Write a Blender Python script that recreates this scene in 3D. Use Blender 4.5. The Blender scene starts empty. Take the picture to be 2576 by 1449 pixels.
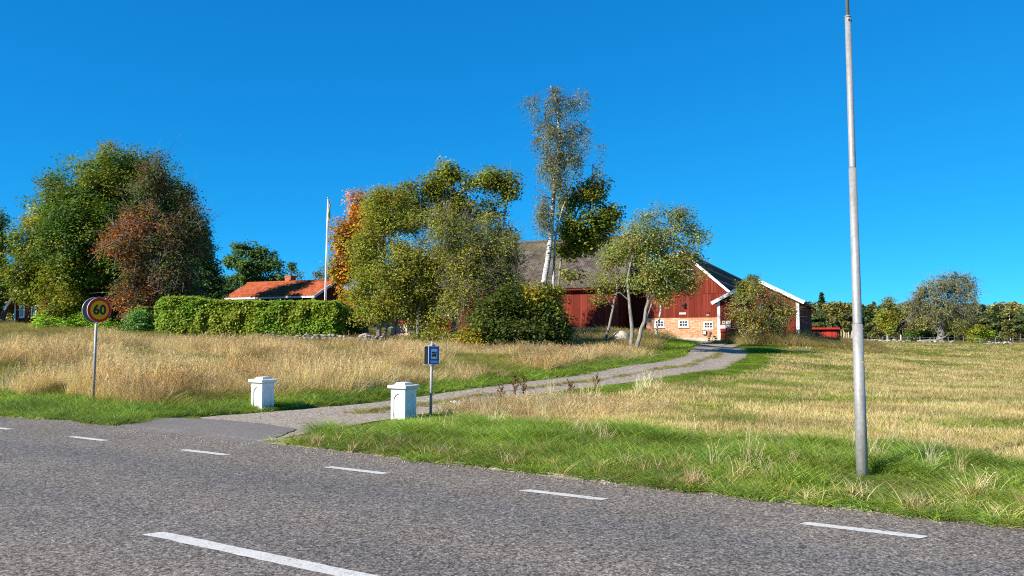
import bpy, bmesh, math, random
import numpy as np
from mathutils import Vector, Matrix

R = math.radians
rng = np.random.default_rng(7)
random.seed(7)
scene = bpy.context.scene
COL = scene.collection

# ------------------------------------------------------------------ camera
CAM_H = 1.75
FPX = 1946.0                      # focal length in units of a 2576 wide picture
PITCH = math.atan2(120.5, FPX)
cam_data = bpy.data.cameras.new('camera')
cam_data.sensor_width = 36.0
cam_data.lens = FPX / 2576 * 36
cam_data.clip_start = 0.05
cam_data.clip_end = 6000
cam = bpy.data.objects.new('camera', cam_data)
COL.objects.link(cam)
cam.location = (0, 0, CAM_H)
cam.rotation_euler = (R(90) + PITCH, 0, 0)
scene.camera = cam

# ------------------------------------------------------------------ world, sun, exposure
SUN_BEARING = 235.0               # clockwise from +Y
SUN_EL = 33.0
world = bpy.data.worlds.new('World')
scene.world = world
world.use_nodes = True
wn = world.node_tree
wn.nodes.clear()
sky = wn.nodes.new('ShaderNodeTexSky')
sky.sky_type = 'NISHITA'
sky.sun_disc = False
sky.sun_elevation = R(SUN_EL)
sky.sun_rotation = R(SUN_BEARING)
sky.altitude = 0
sky.air_density = 0.5
sky.dust_density = 0.0
sky.ozone_density = 10.0
# deep clear-air blue: one smooth grade per channel over the whole sky
sep_ = wn.nodes.new('ShaderNodeSeparateColor'); cmb_ = wn.nodes.new('ShaderNodeCombineColor')
wn.links.new(sky.outputs[0], sep_.inputs[0])
for ch, (gain, power) in enumerate(((0.10, 1.25), (0.92, 0.63), (1.66, 0.45))):
    pw_ = wn.nodes.new('ShaderNodeMath'); pw_.operation = 'POWER'; pw_.inputs[1].default_value = power
    ml_ = wn.nodes.new('ShaderNodeMath'); ml_.operation = 'MULTIPLY'; ml_.inputs[1].default_value = gain
    wn.links.new(sep_.outputs[ch], pw_.inputs[0]); wn.links.new(pw_.outputs[0], ml_.inputs[0]); wn.links.new(ml_.outputs[0], cmb_.inputs[ch])
bg = wn.nodes.new('ShaderNodeBackground')
bg.inputs['Strength'].default_value = 0.15
wo = wn.nodes.new('ShaderNodeOutputWorld')
wn.links.new(cmb_.outputs[0], bg.inputs[0])
wn.links.new(bg.outputs[0], wo.inputs[0])

sun_data = bpy.data.lights.new('sun', 'SUN')
sun_data.energy = 5.0
sun_data.angle = R(0.53)
sun_data.color = (1.0, 0.93, 0.82)
sun = bpy.data.objects.new('sun', sun_data)
COL.objects.link(sun)
S_DIR = Vector((math.sin(R(SUN_BEARING)) * math.cos(R(SUN_EL)),
                math.cos(R(SUN_BEARING)) * math.cos(R(SUN_EL)), math.sin(R(SUN_EL))))
sun.rotation_euler = S_DIR.to_track_quat('Z', 'Y').to_euler()
sun.location = (0, 0, 40)

vs = scene.view_settings
vs.view_transform = 'Standard'
vs.look = 'None'
vs.exposure = 0.9
vs.gamma = 1.0
vs.use_curve_mapping = False
scene.cycles.pixel_filter_type = 'BLACKMAN_HARRIS'
scene.cycles.filter_width = 1.1
scene.cycles.use_denoising = False
scene.cycles.max_bounces = 5
scene.cycles.diffuse_bounces = 2
scene.cycles.glossy_bounces = 2
scene.cycles.transmission_bounces = 3
scene.cycles.transparent_max_bounces = 6

# ------------------------------------------------------------------ pixel helper (2576x1449 picture)
def raydir(px, py):
    x = (px - 1288) / FPX
    y = -(py - 724.5) / FPX
    return (x, math.cos(PITCH) - y * math.sin(PITCH), math.sin(PITCH) + y * math.cos(PITCH))

def W(px, py, Y):
    d = raydir(px, py)
    k = Y / d[1]
    return np.array((d[0] * k, Y, CAM_H + d[2] * k))

def smooth(a, b, x):
    t = np.clip((x - a) / (b - a), 0, 1)
    return t * t * (3 - 2 * t)

def vnoise(x, y, seed=0, scale=1.0):
    x = np.asarray(x, float) / scale + 137.3 * (seed + 1)
    y = np.asarray(y, float) / scale + 71.7 * (seed + 1)
    xi = np.floor(x).astype(np.int64); yi = np.floor(y).astype(np.int64)
    xf = x - xi; yf = y - yi
    def h(i, j):
        n = (i * 374761393 + j * 668265263 + seed * 974711) & 0x7fffffff
        n = ((n ^ (n >> 13)) * 1274126177) & 0x7fffffff
        return ((n ^ (n >> 16)) & 0xffff) / 65535.0
    u = xf * xf * (3 - 2 * xf); v = yf * yf * (3 - 2 * yf)
    return (h(xi, yi) * (1 - u) + h(xi + 1, yi) * u) * (1 - v) + (h(xi, yi + 1) * (1 - u) + h(xi + 1, yi + 1) * u) * v

# ------------------------------------------------------------------ mesh helpers
def mesh_arrays(name, verts, quads=None, tris=None, smooth_shade=False, col=None, mat_idx=None):
    verts = np.asarray(verts, np.float32).reshape(-1, 3)
    nq = 0 if quads is None else len(quads)
    nt = 0 if tris is None else len(tris)
    me = bpy.data.meshes.new(name)
    me.vertices.add(len(verts))
    me.vertices.foreach_set('co', verts.ravel())
    loops = []
    if nq: loops.append(np.asarray(quads, np.int32).ravel())
    if nt: loops.append(np.asarray(tris, np.int32).ravel())
    if loops:
        loops = np.concatenate(loops)
        me.loops.add(len(loops))
        me.loops.foreach_set('vertex_index', loops)
        starts = np.concatenate([np.arange(nq) * 4, nq * 4 + np.arange(nt) * 3]).astype(np.int32)
        me.polygons.add(nq + nt)
        me.polygons.foreach_set('loop_start', starts)
        if smooth_shade:
            me.polygons.foreach_set('use_smooth', np.ones(nq + nt, bool))
        if mat_idx is not None:
            me.polygons.foreach_set('material_index', np.asarray(mat_idx, np.int32))
    if col is not None:
        a = me.color_attributes.new('Col', 'FLOAT_COLOR', 'POINT')
        c = np.ones((len(verts), 4), np.float32); c[:, :3] = col
        a.data.foreach_set('color', c.ravel())
    me.update(calc_edges=True)
    me.validate()
    return me

def obj(name, me, mats=None, parent=None, loc=None, rot=None, scale=None, kind=None):
    o = bpy.data.objects.new(name, me)
    COL.objects.link(o)
    if mats is not None and me is not None:
        if not isinstance(mats, (list, tuple)): mats = [mats]
        if len(me.materials) == 0:
            for m in mats: me.materials.append(m)
    if parent is not None: o.parent = parent
    if loc is not None: o.location = loc
    if rot is not None: o.rotation_euler = rot
    if scale is not None: o.scale = scale
    if kind: o['kind'] = kind
    return o

def tag(o, label, cat, group=None):
    o['label'] = label; o['category'] = cat
    if group: o['group'] = group
    return o

def thing(name, label, cat, loc=(0, 0, 0), rotz=0, group=None):
    o = bpy.data.objects.new(name, None)
    COL.objects.link(o)
    o.location = loc; o.rotation_euler = (0, 0, rotz)
    o.empty_display_size = 0.3
    return tag(o, label, cat, group)

class MB:
    """collects simple shapes into one mesh"""
    def __init__(self): self.v = []; self.f = []; self.m = []
    def quad(self, pts, m=0):
        n = len(self.v); self.v += [tuple(p) for p in pts]; self.f.append(tuple(range(n, n + len(pts)))); self.m.append(m)
    def hexa(self, p, m=0):
        n = len(self.v); self.v += [tuple(q) for q in p]
        for f in ((0, 3, 2, 1), (4, 5, 6, 7), (0, 1, 5, 4), (1, 2, 6, 5), (2, 3, 7, 6), (3, 0, 4, 7)):
            self.f.append(tuple(n + i for i in f)); self.m.append(m)
    def box(self, x0, x1, y0, y1, z0, z1, m=0):
        self.hexa([(x0, y0, z0), (x1, y0, z0), (x1, y1, z0), (x0, y1, z0), (x0, y0, z1), (x1, y0, z1), (x1, y1, z1), (x0, y1, z1)], m)
    def beam(self, a, b, w, h, up=(0, 0, 1), m=0):
        a = Vector(a); b = Vector(b); d = (b - a).normalized(); up = Vector(up)
        s = d.cross(up).normalized() * w / 2; t = s.cross(d).normalized() * h / 2
        self.hexa([a - s - t, a + s - t, b + s - t, b - s - t, a - s + t, a + s + t, b + s + t, b - s + t], m)
    def tube(self, pts, rad, n=8, cap=True, m=0):
        pts = [Vector(p) for p in pts]
        base = len(self.v)
        for i, p in enumerate(pts):
            d = (pts[min(i + 1, len(pts) - 1)] - pts[max(i - 1, 0)]).normalized()
            ref = Vector((1, 0, 0)) if abs(d.x) < 0.9 else Vector((0, 1, 0))
            s = d.cross(ref).normalized(); t = d.cross(s)
            r = rad[i] if isinstance(rad, (list, tuple)) else rad
            for k in range(n):
                a = 2 * math.pi * k / n
                self.v.append(tuple(p + s * r * math.cos(a) + t * r * math.sin(a)))
        for i in range(len(pts) - 1):
            for k in range(n):
                a = base + i * n + k; b = base + i * n + (k + 1) % n
                self.f.append((a, b, b + n, a + n)); self.m.append(m)
        if cap:
            self.f.append(tuple(base + k for k in range(n))[::-1]); self.m.append(m)
            e = base + (len(pts) - 1) * n
            self.f.append(tuple(e + k for k in range(n))); self.m.append(m)
    def mesh(self, name, smooth_shade=False, bevel=0):
        me = bpy.data.meshes.new(name)
        me.from_pydata(self.v, [], self.f)
        me.polygons.foreach_set('material_index', self.m)
        bm = bmesh.new(); bm.from_mesh(me)
        if bevel:
            bmesh.ops.remove_doubles(bm, verts=bm.verts, dist=1e-5)
            bmesh.ops.bevel(bm, geom=[e for e in bm.edges], offset=bevel, segments=1, affect='EDGES', clamp_overlap=True)
        bmesh.ops.recalc_face_normals(bm, faces=bm.faces)
        bm.to_mesh(me); bm.free()
        if smooth_shade: me.polygons.foreach_set('use_smooth', [True] * len(me.polygons))
        me.update()
        return me
    def build(self, name, mats, parent=None, smooth_shade=False, bevel=0, **kw):
        return obj(name, self.mesh(name, smooth_shade, bevel), mats, parent, **kw)

# ------------------------------------------------------------------ materials
def new_mat(name):
    m = bpy.data.materials.new(name); m.use_nodes = True
    nt = m.node_tree; nt.nodes.clear()
    out = nt.nodes.new('ShaderNodeOutputMaterial')
    return m, nt, out

class N:
    """tiny node helper"""
    def __init__(self, nt): self.nt = nt
    def add(self, t, **kw):
        n = self.nt.nodes.new(t)
        for k, v in kw.items():
            if k.startswith('i_'):
                n.inputs[int(k[2:]) if k[2:].isdigit() else k[2:].replace('_', ' ')].default_value = v
            else: setattr(n, k, v)
        return n
    def link(self, a, b): self.nt.links.new(a, b)
    def noise(self, scale, detail=4, rough=0.6, vec=None, dist=0.0):
        n = self.add('ShaderNodeTexNoise'); n.inputs['Scale'].default_value = scale
        n.inputs['Detail'].default_value = detail; n.inputs['Roughness'].default_value = rough
        n.inputs['Distortion'].default_value = dist
        if vec is not None: self.link(vec, n.inputs['Vector'])
        return n.outputs['Fac']
    def ramp(self, fac, stops, interp='LINEAR'):
        r = self.add('ShaderNodeValToRGB'); cr = r.color_ramp; cr.interpolation = interp
        while len(cr.elements) < len(stops): cr.elements.new(0.5)
        for e, (p, c) in zip(cr.elements, stops):
            e.position = p; e.color = (*c, 1) if len(c) == 3 else c
        self.link(fac, r.inputs[0]); return r.outputs[0]
    def mix(self, fac, a, b, mode='MIX'):
        m = self.add('ShaderNodeMix', data_type='RGBA', blend_type=mode)
        for sock, v in ((m.inputs[0], fac), (m.inputs[6], a), (m.inputs[7], b)):
            if isinstance(v, (int, float)): sock.default_value = v
            elif isinstance(v, tuple): sock.default_value = (*v, 1) if len(v) == 3 else v
            else: self.link(v, sock)
        return m.outputs[2]
    def math(self, op, a, b=0.0, c=None):
        m = self.add('ShaderNodeMath', operation=op)
        for i, v in enumerate((a, b) if c is None else (a, b, c)):
            if isinstance(v, (int, float)): m.inputs[i].default_value = v
            else: self.link(v, m.inputs[i])
        return m.outputs[0]
    def maprange(self, v, a, b, c, d):
        m = self.add('ShaderNodeMapRange')
        self.link(v, m.inputs[0])
        for i, x in enumerate((a, b, c, d)): m.inputs[i + 1].default_value = x
        return m.outputs[0]
    def coords(self, kind='Object', scale=None):
        tc = self.add('ShaderNodeTexCoord').outputs[kind]
        if scale is None: return tc
        mp = self.add('ShaderNodeMapping'); mp.inputs['Scale'].default_value = scale
        self.link(tc, mp.inputs[0]); return mp.outputs[0]
    def geo(self): return self.add('ShaderNodeNewGeometry').outputs['Position']
    def bump(self, h, strength=0.5, dist=0.01):
        b = self.add('ShaderNodeBump'); b.inputs['Strength'].default_value = strength
        b.inputs['Distance'].default_value = dist; self.link(h, b.inputs['Height']); return b.outputs[0]
    def bsdf(self, out, color, rough=0.8, normal=None, metal=0.0, spec=0.3):
        p = self.add('ShaderNodeBsdfPrincipled')
        for sock, v in (('Base Color', color), ('Roughness', rough), ('Metallic', metal), ('Specular IOR Level', spec)):
            s = p.inputs[sock]
            if isinstance(v, (int, float)): s.default_value = v
            elif isinstance(v, tuple): s.default_value = (*v, 1)
            else: self.link(v, s)
        if normal is not None: self.link(normal, p.inputs['Normal'])
        self.link(p.outputs[0], out.inputs[0]); return p

def simple_mat(name, c, rough=0.6, var=0.15, nscale=3.0, metal=0.0, spec=0.3, bump=0.0, bscale=40):
    m, nt, out = new_mat(name); n = N(nt)
    co = n.coords('Object')
    f = n.noise(nscale, 5, 0.65, co)
    col = n.ramp(f, [(0.25, tuple(x * (1 - var) for x in c)), (0.75, tuple(min(1, x * (1 + var)) for x in c))])
    nor = n.bump(n.noise(bscale, 4, 0.6, co), bump, 0.01) if bump else None
    n.bsdf(out, col, rough, nor, metal, spec)
    return m

def plank_mat(name, c, var=0.25):
    m, nt, out = new_mat(name); n = N(nt)
    oi = n.add('ShaderNodeObjectInfo').outputs['Random']
    pos = n.geo()
    mp = n.add('ShaderNodeMapping'); mp.inputs['Scale'].default_value = (14, 14, 0.7); n.link(pos, mp.inputs[0])
    g = n.noise(1.0, 6, 0.7, mp.outputs[0])
    base = n.ramp(oi, [(0.0, tuple(x * (1 - var) for x in c)), (0.5, c), (1.0, (c[0] * 1.2, c[1] * 1.45, c[2] * 1.4))])
    worn = n.ramp(g, [(0.35, (0.65, 0.6, 0.6)), (0.6, (1.05, 1.05, 1.05)), (0.85, (1.25, 1.3, 1.3))])
    col = n.mix(1.0, base, worn, 'MULTIPLY')
    n.bsdf(out, col, 0.85, n.bump(g, 0.4, 0.01), spec=0.15)
    return m

def leaf_mat(name, trans=0.35, instanced=False, rough=0.55, spec=0.25):
    m, nt, out = new_mat(name); n = N(nt)
    a = n.add('ShaderNodeAttribute', attribute_name='Col')
    col = a.outputs['Color']
    if instanced:
        b = n.add('ShaderNodeAttribute', attribute_name='icol', attribute_type='INSTANCER')
        col = n.mix(1.0, col, b.outputs['Color'], 'MULTIPLY')
    p = n.add('ShaderNodeBsdfPrincipled'); p.inputs['Roughness'].default_value = rough
    p.inputs['Specular IOR Level'].default_value = spec
    n.link(col, p.inputs['Base Color'])
    t = n.add('ShaderNodeBsdfTranslucent')
    tc = n.mix(1.0, col, (1.15, 1.2, 0.6), 'MULTIPLY'); n.link(tc, t.inputs['Color'])
    mx = n.add('ShaderNodeMixShader'); mx.inputs[0].default_value = trans
    n.link(p.outputs[0], mx.inputs[1]); n.link(t.outputs[0], mx.inputs[2]); n.link(mx.outputs[0], out.inputs[0])
    return m

def bark_mat(name, c1, c2, birch=False):
    m, nt, out = new_mat(name); n = N(nt)
    pos = n.geo()
    mp = n.add('ShaderNodeMapping'); mp.inputs['Scale'].default_value = (6, 6, 14) if birch else (14, 14, 3); n.link(pos, mp.inputs[0])
    f = n.noise(1.0, 5, 0.7, mp.outputs[0])
    if birch:
        big = n.noise(0.9, 3, 0.6, pos)
        mask = n.math('ADD', f, n.math('MULTIPLY', n.math('SUBTRACT', big, 0.5), 0.5))
        col = n.ramp(mask, [(0.40, c2), (0.50, c1), (1.0, tuple(x * 1.1 for x in c1))])
    else:
        col = n.ramp(f, [(0.3, c2), (0.65, c1)])
    n.bsdf(out, col, 0.9, n.bump(f, 0.6, 0.02), spec=0.1)
    return m

# ------------------------------------------------------------------ terrain
NR = np.array((0.514, 0.858)); RD = np.array((0.858, -0.514))    # road normal / direction
NR = NR / np.linalg.norm(NR); RD = np.array((NR[1], -NR[0]))
EDGE = 8.55
def edge_of(a): return np.interp(a, [-60, -30, -18, -16, -12, -9.5, -5, 0, 10, 40], [8.7, 8.75, 8.85, 9.12, 9.1, 8.9, 8.68, 8.52, 8.45, 8.45])
def qoff(x, y): return x * NR[0] + y * NR[1] - edge_of(x * RD[0] + y * RD[1])

ctrl_px = [(1300, 978, 23), (1500, 950, 27), (1650, 925, 31), (1800, 905, 37.5), (1855, 888, 45), (1800, 872, 53), (1790, 863, 60),
           (1640, 859, 65), (1800, 859, 62.5), (1900, 857, 61), (2010, 857, 59), (1590, 890, 42), (1525, 867, 44), (1650, 853, 50),
           (1250, 886, 40), (1100, 882, 41), (550, 857, 47), (780, 863, 45.5), (950, 867, 44.5), (300, 836, 55), (60, 818, 65),
           (420, 845, 48), (0, 838, 47), (0, 930, 27), (300, 930, 27.5), (700, 930, 27.5), (1000, 930, 27), (0, 880, 36), (500, 882, 36),
           (1000, 892, 36), (2140, 882, 60), (2300, 950, 30.6), (2576, 950, 31.5), (2300, 893, 60), (2576, 893, 66), (2576, 868, 112),
           (2370, 863, 120), (2140, 864, 125), (1900, 932, 33), (1700, 985, 22), (2050, 863, 60), (2130, 869, 63), (1000, 1015, 20)]
ctrl = [tuple(W(*c)) for c in ctrl_px]
ctrl += [(-60, 100, 3.0), (0, 110, 2.2), (40, 110, 1.2), (120, 150, .55), (0, 220, 2), (220, 220, .5), (-170, 150, 3.2), (110, 60, .2), (60, 25, 0.02),
         (-35, 18, 0.6), (-60, 40, 1.6), (-22, 62, 2.0), (-20, 75, 2.1), (5, 70, 1.45), (-10, 60, 1.6), (90, 110, .5), (30, 20, 0.0), (16, 16, 0.02)]
for k in range(-6, 9):
    p = NR * (EDGE + 1.5) + RD * k * 8.0
    ctrl.append((p[0], p[1], 0.0))
CT = np.array(ctrl)
def _kern(r2): return np.sqrt(r2 + 9.0)
_A = _kern(((CT[:, None, :2] - CT[None, :, :2]) ** 2).sum(-1)) 
NCT = len(CT)
_M = np.zeros((NCT + 1, NCT + 1)); _M[:NCT, :NCT] = _A - 0.02 * np.eye(NCT); _M[:NCT, NCT] = 1; _M[NCT, :NCT] = 1
_w = np.linalg.solve(_M, np.concatenate([CT[:, 2], [0]]))
def hgt(x, y):
    x = np.asarray(x, float); y = np.asarray(y, float)
    sh = x.shape; xf = x.ravel(); yf = y.ravel()
    out = np.full(len(xf), _w[NCT])
    for i in range(NCT):
        out += _w[i] * _kern((xf - CT[i, 0]) ** 2 + (yf - CT[i, 1]) ** 2)
    q = qoff(xf, yf)
    out = np.clip(out, -0.3, 4.0) * smooth(0.2, 3.5, q)
    far = smooth(160, 320, np.hypot(xf, yf))
    out = out * (1 - far) + 0.7 * far * smooth(0.2, 3.5, q)
    return out.reshape(sh)

def ground_px(px, py):
    d = raydir(px, py)
    ys = np.linspace(4, 140, 3000)
    xs = d[0] / d[1] * ys; zs = CAM_H + d[2] / d[1] * ys
    below = np.nonzero(zs <= hgt(xs, ys))[0]
    i = below[0] if len(below) else len(ys) - 1
    return np.array((xs[i], ys[i], hgt(xs[i:i + 1], ys[i:i + 1])[0]))
def h1(x, y): return float(hgt(np.array([x]), np.array([y]))[0])

# driveway edges
def dpt(p): return ground_px(*p)[:2] if len(p) == 2 else W(*p)[:2]
DL = [dpt(p) for p in [(500, 1052), (640, 1041), (760, 1031), (1000, 1006), (1300, 966), (1500, 937), (1650, 907, 34.5), (1730, 889, 43), (1756, 878, 50), (1750, 869, 57)]]
DR = [dpt(p) for p in [(690, 1112), (748, 1092), (905, 1068), (1055, 1043), (1305, 1000), (1505, 973), (1655, 954), (1810, 926, 31.5), (1874, 900, 39.5), (1884, 886, 47), (1860, 870, 57)]]
def resample(P, n):
    P = np.array(P); s = np.concatenate([[0], np.cumsum(np.linalg.norm(np.diff(P, axis=0), axis=1))])
    t = np.linspace(0, s[-1], n)
    Q = np.stack([np.interp(t, s, P[:, 0]), np.interp(t, s, P[:, 1])], 1)
    for _ in range(6):
        Q[1:-1] = Q[1:-1] * 0.5 + (Q[:-2] + Q[2:]) * 0.25
    return Q
ND = 90
DLs, DRs = resample(DL, ND), resample(DR, ND)
DC = (DLs + DRs) / 2; DW = np.linalg.norm(DRs - DLs, axis=1) / 2
DT = np.gradient(DC, axis=0); DT /= np.linalg.norm(DT, axis=1)[:, None]
def drive_lat(x, y):
    """signed lateral distance to the driveway centre (+ = right), half width there, index"""
    x = np.asarray(x, float); y = np.asarray(y, float)
    best = np.full(x.shape, 1e9); idx = np.zeros(x.shape, int)
    for i in range(ND):
        d = (x - DC[i, 0]) ** 2 + (y - DC[i, 1]) ** 2
        m = d < best; best[m] = d[m]; idx[m] = i
    # lateral along the cross line from left to right edge
    cr = DRs[idx] - DLs[idx]; cl = np.linalg.norm(cr, axis=-1)
    lat = ((x - DC[idx, 0]) * cr[..., 0] + (y - DC[idx, 1]) * cr[..., 1]) / cl
    dist = np.sqrt(best)
    inside = (idx > 0) & (idx < ND - 1)
    lat = np.where(inside, lat, np.where(lat >= 0, 1, -1) * np.maximum(np.abs(lat), dist))
    return lat, DW[idx], idx

AL = R(-24.0)
U = np.array((math.cos(AL), math.sin(AL))); D = np.array((-math.sin(AL), math.cos(AL)))
BO = np.array((11.4, 65.7))                      # barn frame origin (left corner of the brick gable)
def barn_ts(x, y):
    dx = x - BO[0]; dy = y - BO[1]
    return dx * U[0] + dy * U[1], dx * D[0] + dy * D[1]

# ------------------------------------------------------------------ ground sheet
def axis(lo, hi, step, far, growth=1.22):
    a = list(np.arange(lo, hi + 1e-6, step)); s = step
    while a[-1] < far: s *= growth; a.append(a[-1] + s)
    s = step; b = [a[0]]
    while b[-1] > -far: s *= growth; b.append(b[-1] - s)
    return np.array(b[:0:-1] + a)
gx = axis(-46, 62, 0.45, 2500); gy = axis(1, 76, 0.45, 2500)
GX, GY = np.meshgrid(gx, gy)
GZ = hgt(GX, GY)
Q = qoff(GX, GY)
lat, hw, di = drive_lat(GX.ravel(), GY.ravel())
lat = lat.reshape(GX.shape); hw = hw.reshape(GX.shape)
in_drive = smooth(0.1, -0.35, np.abs(lat) - hw)
GZ = GZ - 0.07 * in_drive
on_road = smooth(0.15, -0.35, Q) * smooth(-9.6, -9.1, Q)
GZ = GZ - 0.06 * on_road + 0.02 * (1 - on_road) * (1 - in_drive)
GZ += (vnoise(GX, GY, 3, 2.2) - 0.5) * 0.10 * smooth(0.8, 2.5, Q) * smooth(0.3, 1.2, np.abs(lat) - hw)
ny, nx = GX.shape
ii = np.arange(ny * nx).reshape(ny, nx)
quads = np.stack([ii[:-1, :-1].ravel(), ii[:-1, 1:].ravel(), ii[1:, 1:].ravel(), ii[1:, :-1].ravel()], 1)
# how green (verges) or straw coloured (meadow, stubble) the sward is: a property of the plants growing there
gd = np.abs(lat) - hw
green = np.maximum(smooth(3.4, 1.6, Q), smooth(1.6, 0.6, gd))
nz = vnoise(GX, GY, 64, 2.6) * 0.65 + vnoise(GX, GY, 65, .9) * 0.35
green = np.clip(green + smooth(0.55, 0.75, nz) * 0.6 + (0.15), 0, 1)
cA = np.array((0.24, 0.185, 0.085)); cB = np.array((0.10, 0.14, 0.032))
gcol = cA * (1 - green[..., None]) + cB * green[..., None]
gme = mesh_arrays('ground', np.stack([GX, GY, GZ], -1), quads, None, True, gcol.reshape(-1, 3))
m, nt, out = new_mat('turf_soil'); n = N(nt)
pos = n.geo()
at = n.add('ShaderNodeAttribute', attribute_name='Col').outputs['Color']
f1 = n.noise(2.2, 8, 0.75, pos); f2 = n.noise(0.35, 5, 0.6, pos); f3 = n.noise(28, 4, 0.7, pos)
c = n.mix(1.0, at, n.ramp(f1, [(0.3, (0.6, 0.62, 0.55)), (0.7, (1.35, 1.3, 1.2))]), 'MULTIPLY')
c = n.mix(1.0, c, n.ramp(f2, [(0.35, (0.85, 0.95, 0.8)), (0.65, (1.12, 1.05, 1.05))]), 'MULTIPLY')
c = n.mix(0.6, c, n.ramp(f3, [(0.3, (0.55, 0.5, 0.45)), (0.7, (1.4, 1.4, 1.3))]), 'MULTIPLY')
n.bsdf(out, c, 0.95, n.bump(f3, 0.8, 0.05), spec=0.05)
ground = obj('ground', gme, m, kind='structure')

# ------------------------------------------------------------------ road
def road_pt(along, off, z=0.0): 
    p = NR * off + RD * along
    return (p[0], p[1], z)
alongs = np.concatenate([np.arange(-400, -40, 20), np.arange(-40, 30, 0.6), np.arange(30, 401, 20)])
offs = np.array([-0.45, 0.4, 1.5, 2.6, 3.4, 4.2, 5.2, 6.2, 7.0, 7.45, 8.0, EDGE])
V = []
for a in alongs:
    for j, o_ in enumerate(offs):
        e = 0.0
        if j in (0, len(offs) - 1): e = (float(vnoise(a, 0.0, 21, 1.7)) - 0.5) * 0.22 + (float(vnoise(a, 0.0, 22, 9.0)) - 0.5) * 0.3
        crown = 0.03 * (1 - ((o_ - 4.1) / 4.6) ** 2)
        if j == len(offs) - 1: o_ = float(edge_of(a))
        V.append(road_pt(a, o_ + e, 0.004 + max(crown, 0)))
k = len(offs); na = len(alongs)
ii = np.arange(na * k).reshape(na, k)
quads = np.stack([ii[:-1, :-1].ravel(), ii[1:, :-1].ravel(), ii[1:, 1:].ravel(), ii[:-1, 1:].ravel()], 1)
def road_z(off): return 0.004 + max(0.0, 0.03 * (1 - ((off - 4.1) / 4.6) ** 2))

def asphalt_mat(name, stone, binder, bands=True, speck=1.0):
    m, nt, out = new_mat(name); n = N(nt)
    pos = n.geo()
    vo = n.add('ShaderNodeTexVoronoi'); vo.inputs['Scale'].default_value = 85; n.link(pos, vo.inputs['Vector'])
    cellv = n.add('ShaderNodeSeparateColor'); n.link(vo.outputs['Color'], cellv.inputs[0])
    v2 = n.add('ShaderNodeTexVoronoi'); v2.inputs['Scale'].default_value = 40; n.link(pos, v2.inputs['Vector'])
    c2 = n.add('ShaderNodeSeparateColor'); n.link(v2.outputs['Color'], c2.inputs[0])
    f = n.math('ADD', n.math('MULTIPLY', cellv.outputs[0], 0.6), n.math('MULTIPLY', c2.outputs[1], 0.4))
    f = n.math('ADD', f, n.math('MULTIPLY', n.math('SUBTRACT', n.noise(22, 3, 0.7, pos), 0.5), 0.5))
    col = n.ramp(f, [(0.18, binder), (0.5, tuple((a + b) / 2 for a, b in zip(binder, stone))), (0.78, stone), (0.97, tuple(min(1, x * 1.6) for x in stone))])
    if bands:
        dv = n.add('ShaderNodeVectorMath', operation='DOT_PRODUCT'); n.link(pos, dv.inputs[0]); dv.inputs[1].default_value = (NR[0], NR[1], 0)
        wob = n.math('ADD', dv.outputs['Value'], n.math('MULTIPLY', n.noise(0.35, 3, 0.5, pos), 0.5))
        b = n.ramp(n.maprange(wob, 0.0, 9.0, 0, 1), [(0.0, (1.1, 1.06, 1.0)), (0.13, (.97, .96, .95)), (0.2, (.84, .85, .87)), (0.27, (1.0, .98, .95)), (0.4, (1.04, 1.01, .97)),
                                                   (0.555, (.86, .87, .9)), (0.62, (1.04, 1.01, .97)), (0.76, (.84, .86, .9)), (0.84, (1.06, 1.03, .98)), (1.0, (1.14, 1.09, 1.02))])
        col = n.mix(1.0, col, b, 'MULTIPLY')
    big = n.ramp(n.noise(0.5, 6, 0.65, pos), [(0.3, (.86, .86, .87)), (0.7, (1.12, 1.11, 1.09))])
    col = n.mix(1.0, col, big, 'MULTIPLY')
    # hairline cracks
    n.bsdf(out, col, 0.85, n.bump(f, 0.7 * speck, 0.012), spec=0.25)
    return m
asphalt = asphalt_mat('asphalt', (0.268, 0.236, 0.202), (0.043, 0.038, 0.033))
apron_asphalt = asphalt_mat('apron_asphalt', (0.205, 0.181, 0.157), (0.115, 0.102, 0.09), bands=False, speck=0.4)
road = obj('road', mesh_arrays('road', V, quads, None, True), asphalt, kind='structure')
m, nt, out = new_mat('road_paint'); n = N(nt); pos = n.geo()
f = n.noise(30, 5, 0.75, pos); g = n.noise(4, 3, 0.6, pos)
c = n.ramp(f, [(0.34, (0.22, 0.21, 0.195)), (0.45, (0.56, 0.545, 0.51)), (0.75, (0.62, 0.605, 0.57))])
c = n.mix(1.0, c, n.ramp(g, [(0.3, (.86, .85, .82)), (.7, (1, 1, 1))]), 'MULTIPLY')
wear = n.math('ADD', n.math('MULTIPLY', n.noise(70, 4, .8, pos), .75), n.math('MULTIPLY', n.noise(2.5, 4, .7, pos), .35))
c = n.mix(n.maprange(wear, .47, .41, 0, .9), c, (.10, .095, .09))
n.bsdf(out, c, 0.75, n.bump(f, 0.25, 0.004), spec=0.2)
paint = m
def dash(name, a0, a1, off, w):
    ns = 26; v = []
    for i in range(ns + 1):
        a = a0 + (a1 - a0) * i / ns
        for s in (-1, 1):
            j = (random.random() - 0.5) * 0.014
            aa = a + ((0.03 * s + random.uniform(-.012, .012)) if i in (0, ns) else 0)
            o_ = off + s * w / 2 + j
            v.append(road_pt(aa, o_, road_z(o_) + 0.004))
    q = [(2 * i, 2 * i + 2, 2 * i + 3, 2 * i + 1) for i in range(ns)]
    return obj(name, mesh_arrays(name, v, q), paint, road)
def along_of(p): return p[0] * RD[0] + p[1] * RD[1]
p0 = ground_px(1416, 1249)
EOFF = p0[0] * NR[0] + p0[1] * NR[1]
A0 = along_of(p0)
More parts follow.
